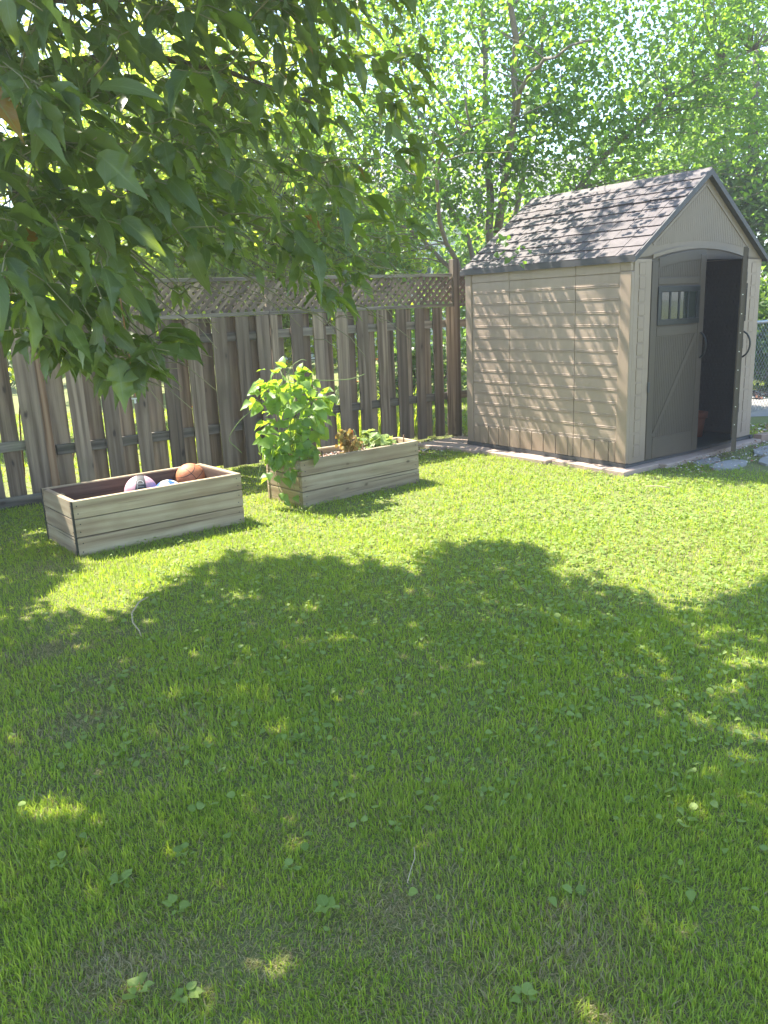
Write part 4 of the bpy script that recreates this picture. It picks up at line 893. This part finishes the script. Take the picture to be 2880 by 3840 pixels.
def sprays(C, Dm, size, k=(3, 6)):
    """compound leaves: a rachis from each centre with paired leaflets and one at its tip"""
    P, Dv, N, S, St = [], [], [], [], []
    for c, d, s in zip(C, Dm, size):
        d = d / np.linalg.norm(d); side = np.cross(d, [0, 0, 1.0]); side /= np.linalg.norm(side) + 1e-6; L = s * 1.5; pr_ = c + d * L; pts = [c, c + d * L * .5 + [0, 0, .01], pr_ - [0, 0, .015]]; St.append((pts, .0016, 3))
        nn = rng.integers(*k)
        P.append(pr_); Dv.append(d + [0, 0, -.55] + rng.normal(size=3) * .25); N.append(np.array([0, 0, 1]) + rng.normal(size=3) * .35); S.append(s * rng.uniform(.95, 1.25))
        for j in range(nn - 1):
            f = .45 + .5 * (j // 2) / max(1, (nn - 1) // 2); sg = 1 if j % 2 else -1
            P.append(c + d * L * f); Dv.append(d * .5 + sg * side * .9 + [0, 0, -.55] + rng.normal(size=3) * .3); N.append(np.array([0, 0, 1]) + rng.normal(size=3) * .35); S.append(s * rng.uniform(.75, 1.05))
    return np.array(P), np.array(Dv), np.array(N), np.array(S), St
# the hanging part seen from the lawn
nC = 1050; CC = []
while len(CC) < nC:
    a, e = rng.uniform(-.60, .08), rng.uniform(-.09, .45)
    if not in_poly(np.array([a]), np.array([e]), crown_poly)[0]: continue
    if any((a - h[0]) ** 2 + (e - h[1]) ** 2 < h[2] ** 2 and rng.random() < .93 for h in lit_holes): continue
    # thinner towards the right-hand edge and the top
    if rng.random() > np.clip(1.0 - .9 * max(0, a + .22) , .5, 1): continue
    lo = 1.9 + 2.0 * max(0, a + .42); lo = min(lo, 3.2)
    if e < .03: y = rng.uniform(lo + .2, lo + .8)
    else: y = rng.uniform(lo, lo + 2.1)
    CC.append((a * y, y, EYE + e * y))
CC = np.array(CC); root = TB + [.3, .1, 2.6]
Dm = CC - root; Dm[:, 2] = -.15 * np.linalg.norm(Dm[:, :2], axis=1); Dm = Dm / np.linalg.norm(Dm, axis=1)[:, None] + .55 * unit(len(CC))
P1, D1, N1, S1, St1 = sprays(CC, Dm, rng.uniform(.08, .13, len(CC)) * np.where(CC[:, 0] / CC[:, 1] < -.2, 1.12, .95))
a_, e_ = cam_tan(P1); ext = [(p[0] + .012 * np.sign(p[0] + .2), p[1]) for p in crown_poly]
keep = in_poly(a_, e_ - np.where(a_ < -.235, .014, .046) * (e_ < .15), [(q[0] + (.015 if q[0] > 0 else 0), q[1]) for q in crown_poly]); P1, D1, N1, S1 = P1[keep], D1[keep], N1[keep], S1[keep]
# the crown above the frame, which shades the lawn
edge = [(-9, 9.5), (-3.2, 7.5), (-2.6, 6.4), (-1.98, 5.8), (-2.05, 5.2), (-1.9, 4.1), (-1.58, 3.95), (-1.33, 4.25), (-1.14, 5.0), (-.96, 5.12), (-.75, 4.82), (-.64, 5.03), (-.16, 4.85), (.17, 4.56), (.34, 5.06), (.6, 5.14), (1.02, 4.92), (.98, 4.55), (1.21, 4.2), (1.32, 3.86), (1.45, 3.68), (1.68, 3.82), (2.0, 3.98), (3.2, 4.3), (4.2, 3.0)]
mask = edge + [(4.2, -2.0), (-9, -2.0)]
flecks = [(a_, b_, c_ * .8) for a_, b_, c_ in [(-.618, 2.69, .07), (-1.10, 2.33, .09), (-1.0, 2.76, .05), (-.474, 2.877, .05), (-.854, 4.26, .10), (.208, 3.32, .09), (1.6, 3.2, .12), (.33, 2.95, .04), (-.05, 1.69, .06), (.405, 1.45, .06), (.73, 4.6, .07), (.2, 4.3, .08), (-.9, 3.6, .05), (-1.5, 3.6, .06), (-1.35, 3.4, .05), (.55, 4.35, .06), (-2.3, 5.6, .08), (-2.6, 5.9, .07), (1.4, 2.6, .10), (-.25, 4.2, .05)]]
n = 38000; gx = rng.uniform(-4.2, 3.8, n); gy = rng.uniform(.75, 7.2, n)
jx, jy = gx + .05 * vnoise(gx, gy, 50, 9) + rng.normal(0, .05, n), gy + .06 * vnoise(gx, gy, 51, 9) + rng.normal(0, .05, n)
k1 = in_poly(jx, jy, mask)
for fx, fy, fr in flecks: k1 &= ((gx - fx) ** 2 / 2.2 + (gy - fy) ** 2 > fr * fr)
k1 &= ~((gx > 1.0) & (gy > 1.7) & (gy < 3.6) & (rng.random(n) < .45)); k1 &= ~((gx > 2.4) & (rng.random(n) < .5))
gx, gy = gx[k1], gy[k1]; n = len(gx)
P2 = []; 
for i in range(n):
    for tr_ in range(6):
        z = rng.uniform(2.75, 4.6 + .25 * tr_); q = np.array([gx[i] - SD[0] * z / TAN, gy[i] - SD[1] * z / TAN, z])
        v = in_view(q[None], .05)[0]
        if not v: P2.append(q); break
P2 = np.array(P2); n = len(P2)
a_ = rng.uniform(0, 6.28, n); D2 = np.stack([np.cos(a_), np.sin(a_), rng.uniform(-.7, -.1, n)], 1); N2 = np.tile([0, 0, 1.0], (n, 1)) + .4 * unit(n); S2 = rng.uniform(.12, .18, n)
dist = np.linalg.norm(P1 - np.array([0, 0, EYE]), axis=1); vis = in_view(P1, 0.0); order = np.argsort(np.where(vis, dist / S1, 99)); first, rest = order[:300], order[300:]
leaf_objects(near, 'leaf_large', T_NEAR, M['near'], P1[first], D1[first], N1[first], S1[first], TB)
o = link('foliage', leaves_mesh('foliage', T_NEAR, P1[rest], D1[rest], N1[rest], S1[rest], TB), M['near'], near, kind='stuff')
o = link('foliage', leaves_mesh('foliage', T_SHADE, P2, D2, N2, S2, TB), M['near'], near, kind='stuff')
# limbs: from the fork to spread-out targets, then twigs to the nearest limb point
tg = [(-2.3, 3.6, 2.6), (-1.5, 3.4, 2.55), (-.75, 3.7, 2.35), (-.25, 4.2, 2.5), (-1.2, 4.6, 3.1), (-.4, 5.0, 3.2), (-1.9, 2.8, 3.4), (-1.0, 2.4, 3.9), (-.3, 3.0, 4.2), (-2.2, 5.4, 3.9), (-1.4, 5.9, 4.4), (-3.0, 2.4, 3.6), (-2.4, 1.2, 4.2), (-1.2, 1.0, 4.6), (-1.15, 2.9, 1.95), (-.95, 3.2, 1.9)]
lp = []
for k, q in enumerate(tg):
    st = root + [rng.uniform(-.04, .04), rng.uniform(-.04, .04), rng.uniform(-.5, .2)] if k < 14 else np.array(lp[1 if k == 14 else 2][5])
    w_ = wobble(st, q, 10, .05, .0); w_[:, 2] += .25 * np.sin(np.linspace(0, math.pi, 10)) * (1 if k < 14 else .2); lp.append(w_)
    link('limb', tubes_mesh('limb', [(w_, np.linspace(.045, .008, 10) if k < 14 else np.linspace(.012, .004, 10), 8)], TB), M['bark'], near)
allp = np.concatenate(lp); tw = []
for c in CC[::4]:
    dd_ = np.linalg.norm(allp - c, axis=1); j = dd_.argmin()
    if dd_[j] > .05: 
        e_ = allp[j]; m_ = c + (e_ - c) * min(1, .22 / dd_[j]); m_[2] += .03; tw.append((wobble(m_, c, 4, .05), [.0035, .003, .0025, .002], 4))
tw += St1
link('twig', tubes_mesh('twig', tw, TB), M['twig'], near, kind='stuff')
cd = thing('hanging_cord', 'thin orange cord with a small pale clip hanging among the low leaves', 'cord', (-.735, 2.45, 1.30))
link('cord', tubes_mesh('cord', [([(-.012, 0, .42), (-.006, 0, .25), (.0, 0, .12), (.004, 0, .02)], .0022, 5)]), plain('orange_cord', (0.45, 0.22, 0.10), .7), cd)
link('clip', boxes_mesh('clip', [(-.009, .011, -.002, .002, .012, .016), (-.002, .003, -.002, .002, .0, .011)]), plain('pale_clip', (0.7, 0.72, 0.75), .4), cd)

# ------------------------------------------------------------------ trees and shrubs beyond the fence
def tree(name, label, base, trunks, crowns, mat, tmpl, size, parts=0, key=None, bark='bark', twn=150, group=None, cull=None, cat='tree', extra=None):
    base = np.array(base, float); t_ = thing(name, label, cat, tuple(base), 0, group); pts = []
    for k, (path, r0_, r1_) in enumerate(trunks):
        P = np.array(path, float); tt = np.linspace(0, len(P) - 1, 12); q = np.stack([np.interp(tt, range(len(P)), P[:, j]) for j in range(3)], 1); q[1:-1] = .5 * q[1:-1] + .25 * (q[:-2] + q[2:]); q[2:-1] += rng.normal(size=(9, 3)) * .02
        link('trunk' if k == 0 else 'limb', tubes_mesh('limb', [(q, np.linspace(r0_, r1_, 12), 9)], base), M[bark], t_); pts.append(q)
    pts = np.concatenate(pts)
    PP = []
    for c, r, n in crowns:
        # foliage gathered on sub-clumps spread through the ellipsoid
        m = max(6, int(n / 75)); d = unit(m) * (rng.random(m) ** .40)[:, None]; cc = np.array(c) + d * np.array(r)
        w__ = rng.dirichlet(np.full(m, 1.6)); cnt = (w__ * n).astype(int)
        for q, k in zip(cc, cnt): PP.append(q + rng.normal(size=(k, 3)) * np.array(r) * .13)
    P = np.concatenate(PP)
    if cull is not None: P = P[cull(P)]
    if extra is not None: P = np.concatenate([P, extra])
    n = len(P); a = rng.uniform(0, 6.28, n); Dv = np.stack([np.cos(a), np.sin(a), rng.uniform(-.9, .1, n)], 1); N = np.tile([0, 0, 1.0], (n, 1)) + .6 * unit(n); S = rng.uniform(.7, 1.25, n) * size
    if parts:
        vis = in_view(P); d = np.linalg.norm(P - np.array([0, 0, EYE]), axis=1); o_ = np.argsort(np.where(vis, d, 999) + (P[:, 0] < .2) * 50); f, r_ = o_[:parts], o_[parts:]
        leaf_objects(t_, key, tmpl, mat, P[f], Dv[f], N[f], S[f], base)
    else: r_ = np.arange(n)
    link('foliage', leaves_mesh('foliage', tmpl, P[r_], Dv[r_], N[r_], S[r_], base), mat, t_, kind='stuff')
    tw = []
    for i in rng.integers(0, n, twn):
        d = np.linalg.norm(pts - P[i], axis=1) + 3 * np.maximum(0, pts[:, 2] - P[i, 2] + .1); j = d.argmin(); tw.append((wobble(pts[j], P[i], 6, .05), [.010, .009, .007, .005, .004, .002], 4))
    if tw: link('branch', tubes_mesh('branch', tw, base), M[bark], t_, kind='stuff')
    return t_
bt = (1.75, 11.9, 0)
def keep_sun(P):
    """branches were never this thick over the sunlit lawn: keep only leaves whose shade misses it"""
    g_ = P[:, :2] + SD * (P[:, 2] / TAN)[:, None]; lx, ly = (g_ - SC) @ SX, (g_ - SC) @ SY
    lawn = (g_[:, 1] < 7.6) & (g_[:, 1] > 3.6) & (lx < .2 - ly * 0) & (g_[:, 0] > -2.2)
    strip = (lx > -1.6) & (lx < .1) & (ly > -.3)
    fence_side = (g_ - FA) @ FN
    return ~(lawn & (fence_side < -.9)) | (strip & (rng.random(len(P)) < .0))
def over_shed():
    out_ = []
    up = np.array([-SD[0] / TAN, -SD[1] / TAN, 1.0]); up /= np.linalg.norm(up)
    for kind_, nsp in (('wall', 88), ('roof', 120)):
        for i in range(nsp):
            ly = rng.uniform(-.1, 2.3)
            if kind_ == 'wall': g_ = np.array(spt(0, ly, rng.uniform(.2, 1.75))); d = rng.uniform(1.6, 4.2)
            else: lx = rng.uniform(0, 1.05); g_ = np.array(spt(lx, ly, 1.9 + lx * .69)); d = rng.uniform(.9, 2.6)
            if kind_ == 'roof' and ly < .5 and lx < .35 and rng.random() < .7: continue
            c = g_ + up * d; a = rng.uniform(0, 6.28); dirv = np.array([math.cos(a), math.sin(a), -.45]) * rng.uniform(.12, .3)
            for j in range(12 if kind_ == 'wall' else 8): out_.append(c + dirv * j / 8 + rng.normal(size=3) * .04)
    return np.array(out_)
tree('multi_stem_tree', 'loose light green tree with several slim stems behind the shed', bt,
     [([(1.75, 11.9, 0), (1.72, 11.9, 1.6), (1.66, 11.85, 2.7), (1.60, 11.8, 4.0), (1.55, 11.7, 6.3)], .085, .025), ([(1.75, 11.9, 1.5), (1.95, 11.9, 2.6), (2.3, 12.0, 4.0), (2.5, 12.0, 6.0)], .05, .015), ([(1.7, 11.9, 1.3), (1.35, 11.8, 2.4), (.9, 11.7, 3.2), (.5, 11.6, 4.6)], .045, .015), ([(1.8, 11.9, 1.2), (2.7, 11.7, 2.9), (3.7, 11.5, 3.9), (4.9, 11.3, 4.5)], .055, .015), ([(1.7, 11.9, 1.1), (1.2, 11.4, 1.9), (.55, 11.1, 2.5), (.0, 10.9, 2.7)], .045, .012), ([(1.75, 11.9, 2.5), (1.9, 11.2, 3.8), (1.7, 10.4, 5.0), (1.3, 9.8, 6.0)], .06, .02), ([(1.2, 11.4, 1.9), (.8, 10.4, 2.7), (.7, 9.4, 3.0), (1.0, 8.5, 3.2)], .035, .008), ([(1.9, 11.2, 3.8), (1.8, 10.2, 4.0), (1.9, 9.3, 4.0), (2.2, 8.4, 3.9)], .035, .008)],
     [((1.4, 11.8, 5.2), (2.0, 1.5, 2.3), 11500), ((3.4, 11.6, 4.6), (2.0, 1.4, 1.9), 10000), ((5.0, 11.6, 4.2), (1.6, 1.3, 1.7), 5600), ((.2, 11.4, 3.0), (1.4, 1.0, 1.2), 4200), ((2.0, 11.6, 3.3), (1.7, .9, .8), 3000), ((-.2, 11.6, 4.8), (1.2, 1.0, 1.6), 3600), ((.9, 9.9, 6.2), (1.5, .8, .7), 1000)],
     M['back'], T_HEART, .064, 300, 'small_leaf', twn=330, bark='pale_bark', cull=keep_sun, extra=over_shed())
tree('leafy_shrub', 'sunlit yellow-green tree behind the left part of the fence', (-2.2, 12.4, 0), [([(-2.2, 12.4, 0), (-2.2, 12.4, 2.0), (-2.0, 12.3, 4.2)], .1, .03), ([(-2.2, 12.4, 1.2), (-3.4, 12.3, 3.2)], .07, .02), ([(-2.2, 12.4, 1.4), (-1.1, 12.3, 3.4)], .06, .02)],
     [((-1.4, 12.4, 3.4), (1.5, 1.0, 2.1), 10500), ((-3.4, 12.4, 3.2), (1.7, 1.0, 2.2), 10500), ((-.7, 12.2, 2.0), (1.4, .8, 1.1), 5500), ((-2.6, 12.2, 1.6), (1.9, .7, 1.0), 5500)], M['bush'], T_HEART, .085, 0, twn=110)
tree('background_tree', 'tall pale tree standing far behind the left fence', (-4.6, 16.5, 0), [([(-4.6, 16.5, 0), (-4.5, 16.5, 5.5)], .16, .05)], [((-4.2, 16.5, 4.2), (3.4, 1.6, 3.4), 13000)], M['bush'], T_SMALL, .16, 0, twn=60)
tree('background_tree', 'darker broad tree rising beyond the right side of the shed', (7.4, 16.5, 0), [([(7.4, 16.5, 0), (7.3, 16.5, 3.6), (7.2, 16.4, 6)], .18, .05)], [((7.0, 16.4, 3.6), (2.6, 1.8, 2.6), 11000), ((9.6, 16.5, 4.6), (2.2, 1.6, 3.0), 5000)], M['dark'], T_SMALL, .15, 0, twn=80)
tree('background_tree', 'mid green tree filling the gap behind the multi-stem tree', (2.4, 19, 0), [([(2.4, 19, 0), (2.4, 19, 4)], .16, .06)], [((2.0, 19, 2.2), (3.2, 1.5, 2.2), 9500), ((5.6, 19, 2.8), (2.2, 1.5, 2.4), 7000)], M['back'], T_SMALL, .17, 0, twn=40)
def shrub(label, base, r, n, mat, size, tmpl=T_SMALL, name='shrub'):
    return tree(name, label, base, [([base, (base[0], base[1], r[2] * .9)], .04, .015), ([base, (base[0] + r[0] * .5, base[1], r[2])], .03, .01)], [((base[0], base[1], r[2] * 1.0), r, n)], mat, tmpl, size, 0, twn=25, cat='shrub')
shrub('rounded green shrub behind the chain link fence beside the shed', (5.7, 13.2, 0), (1.5, .9, 1.05), 6000, M['dark'], .09, T_HEART)
shrub('bushy shrub further right behind the chain link fence', (7.7, 12.8, 0), (1.3, .9, 1.2), 3500, M['back'], .09, T_HEART)
shrub('low dark bush behind the middle of the board fence', (.6, 13.5, 0), (1.6, .6, .65), 3500, M['dark'], .09)
shrub('dense bush behind the fence at the far left', (-5.6, 10.6, 0), (1.4, .9, 1.5), 5500, M['bush'], .10, T_HEART)
# hedge row closing the view, each bush its own
for k, (x, y, r, lab) in enumerate([(-10, 20, 3.2, 'leftmost dark bush of the far hedge'), (-6.2, 21, 2.6, 'second bush of the far hedge from the left'), (-2.2, 22, 2.4, 'third bush of the far hedge, behind the yellow-green tree'), (11.5, 18, 3.0, 'far bush beyond the concrete path'), (15.5, 19, 3.4, 'rightmost bush of the far hedge')]):
    shrub(lab, (x, y, 0), (r, 1.4, r * .62), 3200, M['dark'], .20, name='hedge_bush')

# grape vine showing through the missing lattice
vb = np.array(fpt(.45, .35)); vine = thing('grape_vine', 'bright broad-leaved vine glowing through the gap in the lattice', 'vine', tuple(vb))
n = 150; s_ = rng.uniform(-.6, 1.25, n); zz = rng.uniform(1.35, 2.25, n); nn = rng.uniform(.22, .75, n); pp = np.array([fpt(a, b, c) for a, b, c in zip(s_, nn, zz)])
a = rng.uniform(0, 6.28, n); Dv = np.stack([np.cos(a), np.sin(a), rng.uniform(-1, .2, n)], 1); N = np.tile([.4, -.5, .6], (n, 1)) + .5 * unit(n)
leaf_objects(vine, 'vine_leaf', T_VINE, M['vine'], pp, Dv, N, rng.uniform(.12, .19, n), vb)
link('stem', tubes_mesh('stem', [(wobble(fpt(s, .45, 0), fpt(s + .3, .4, 2.1), 9, .06), .008, 5) for s in (-.4, .1, .5, .8)] + [(wobble(fpt(s, .4, 1.5), fpt(s + .35, .35, 1.9), 6, .1), .004, 4) for s in (-.2, .3, .7)], vb), M['wstem'], vine)
# day lilies behind the fence: long arching blades with orange flowers
def lily(label, s0, s1, k, seed, fl_):
    b = np.array(fpt((s0 + s1) / 2, .7)); t_ = thing('day_lily', label, 'plant', tuple(b), 0, 'day lilies behind the fence'); V, F = [], []; g_ = np.random.default_rng(seed)
    for i in range(k):
        o_ = np.array(fpt(g_.uniform(s0, s1), g_.uniform(.35, 1.15))) ; a = g_.uniform(0, 6.28); L = g_.uniform(.5, 1.0); w_ = .010; dx = np.array([math.cos(a), math.sin(a), 0]); sd = np.array([-dx[1], dx[0], 0]) * w_
        prev = len(V)
        for j in range(5):
            f = j / 4; p = o_ + dx * L * .5 * f ** 1.6 + np.array([0, 0, L * (f * 1.0 - .35 * f ** 3)]) - b; V += [p - sd * (1 - f * .9), p + sd * (1 - f * .9)]
        for j in range(4): q = prev + 2 * j; F += [(q, q + 1, q + 3), (q, q + 3, q + 2)]
    link('blade', mesh_np('blade', np.array(V), np.array(F), np.repeat(g_.random(k), 10), np.tile([.5, .5], (len(V), 1))), M['bush'], t_, kind='stuff')
    for s, n_, z in fl_:
        p = np.array(fpt(s, n_, z)) - b
        link('flower', leaves_mesh('flower', T_SMALL, np.tile(p, (6, 1)), np.stack([np.cos(np.arange(6) * 1.05), np.sin(np.arange(6) * 1.05), np.full(6, .5)], 1), np.tile([0, 0, 1.0], (6, 1)), np.full(6, .07)), M['orange'], t_)
        link('stalk', tubes_mesh('stalk', [(wobble(p - [0, 0, z], p, 5, .03), .004, 5)]), M['vstem'], t_)
lily('clump of lily blades with orange flowers behind the second fence bay', 2.7, 3.6, 260, 1, [(2.80, .3, 1.0), (3.02, .3, .60), (2.86, .35, 1.3), (3.3, .4, .55)])
lily('lily clump behind the fence nearest the shed', 3.6, 4.9, 330, 2, [(3.72, .35, .72), (4.1, .35, .95), (4.5, .4, .5)])
lily('thin lily clump behind the fence left of the bean plant', 1.7, 2.6, 130, 3, [(1.9, .6, .6)])

# ------------------------------------------------------------------ neighbour's house behind the trees
M['siding'] = plain('white_siding', (0.72, 0.72, 0.70), .6, noise_amt=.03); M['roofgrey'] = plain('grey_roof', (0.22, 0.22, 0.24), .8, noise_amt=.15); M['darkglass'] = plain('dark_pane', (0.03, 0.04, 0.05), .1, noise_amt=.02)
hs = thing('neighbour_house', 'white sided house with a grey roof glimpsed through the trees', 'house', (2.0, 27, 0))
link('wall', boxes_mesh('wall', [(-7, 5.5, 0, 7, 0, 4.2)]), M['siding'], hs)
clap = boxes_mesh('clapboard', [(-7.02, 5.52, -.03, -.001, 0, .17)]); clap.materials.append(M['siding'])
for k in range(21): link('clapboard', clap, None, hs, (0, 0, .1 + k * .195), (R(2), 0, 0))
link('roof', prism('roof', [(-.6, 4.1), (3.5, 6.2), (7.6, 4.1), (7.6, 4.22), (3.5, 6.35), (-.6, 4.22)], 'x', -7.4, 5.9), M['roofgrey'], hs)
for x in (-4.6, -.8, 2.9):
    f = link('window', boxes_mesh('window', [(x, x + 1.3, -.09, -.03, 1.7, 3.1)]), M['siding'], hs)
    for a in (0, 1): link('pane', boxes_mesh('pane', [(x + .08 + a * .6, x + .62 + a * .6, -.10, -.0905, 1.8, 3.0)]), M['darkglass'], f)

# ------------------------------------------------------------------ right side: chain link fence, path, bark bed
pth = link('path', mesh_py('path', [(3.6, 10.3, .004), (14, 9.6, .004), (16, 11.9, .004), (4.2, 12.0, .004)], [(0, 1, 2, 3)]), M['path'], kind='structure')
n = 5000; x = rng.uniform(3.4, 12, n); y = rng.uniform(11.9, 12.7, n); chips('bark_mulch', x, y, rng.uniform(.005, .04, n), .06, M['mulch'])
n = 900; x = rng.uniform(3.8, 6.6, n); y = rng.uniform(8.6, 9.6, n); k_ = free_ground(x, y); chips('bark_mulch', x[k_], y[k_], rng.uniform(.004, .02, k_.sum()), .04, M['mulch'])
c0 = np.array(spt(W_ + .03, 1.0)); cf = thing('chain_link_fence', 'galvanised chain link fence running right from behind the shed', 'fence', tuple(c0), SYAW)
for x in (1.15, 3.4, 5.6): link('post', tubes_mesh('post', [([(x, 0, 0), (x, 0, .6), (x, 0, 1.2)], .024, 10)]), M['galv'], cf)
link('rail', tubes_mesh('rail', [([(-.1, 0, 1.17), (2.5, 0, 1.17), (5.6, 0, 1.17)], .021, 10)]), M['galv'], cf)
wires = []
pit = .075; s = -1.1
while s < 5.6:
    for d in (1, -1):
        a, b = (s, .04), (s + 1.1, 1.15)
        if d < 0: a, b = (s + 1.1, .04), (s, 1.15)
        t0, t1 = 0.0, 1.0
        for lim in (0.0, 5.6):
            if (a[0] - lim) * (b[0] - lim) < 0:
                f = (lim - a[0]) / (b[0] - a[0])
                if (a[0] < 0) or (a[0] > 5.6): t0 = max(t0, f)
                else: t1 = min(t1, f)
        pa = (a[0] + (b[0] - a[0]) * t0, .004 * d, a[1] + (b[1] - a[1]) * t0); pb_ = (a[0] + (b[0] - a[0]) * t1, .004 * d, a[1] + (b[1] - a[1]) * t1)
        if pa[0] < -.01 and pb_[0] < -.01: continue
        wires.append(([pa, pb_], .0022, 4))
    s += pit
link('wire_mesh', tubes_mesh('wire_mesh', wires), M['galv'], cf)
df = thing('dark_picket_fence', 'dark wooden fence deep in shade behind the shrubs', 'fence', (4.5, 14.6, 0)); dpm = box_mesh('picket', .12, .02, 1.5, .003)
for k in range(34): link('picket', dpm, M['fence'], df, (k * .19, random.uniform(-.005, .005), 0), (0, random.uniform(-.01, .01), 0))
for z in (.35, 1.2): link('rail', boxes_mesh('rail', [(-.1, 6.5, .012, .05, z, z + .09)]), M['fence_x'], df)

# ------------------------------------------------------------------ hazy air volume, added mainly to imitate veiling lens glare
m, t = new_mat('thin_glare_haze'); o_ = t.nodes.new('ShaderNodeOutputMaterial')
v = nd(t, 'ShaderNodeVolumePrincipled', {'Density': GLARE_HAZE, 'Anisotropy': 0.45, 'Color': (0.95, 0.97, 1.0, 1)}); t.links.new(v.outputs[0], o_.inputs['Volume'])
hz = link('glare_haze', boxes_mesh('glare_haze', [(-260, 260, -260, 260, -1.0, 9.5)]), m, None, kind='stuff')
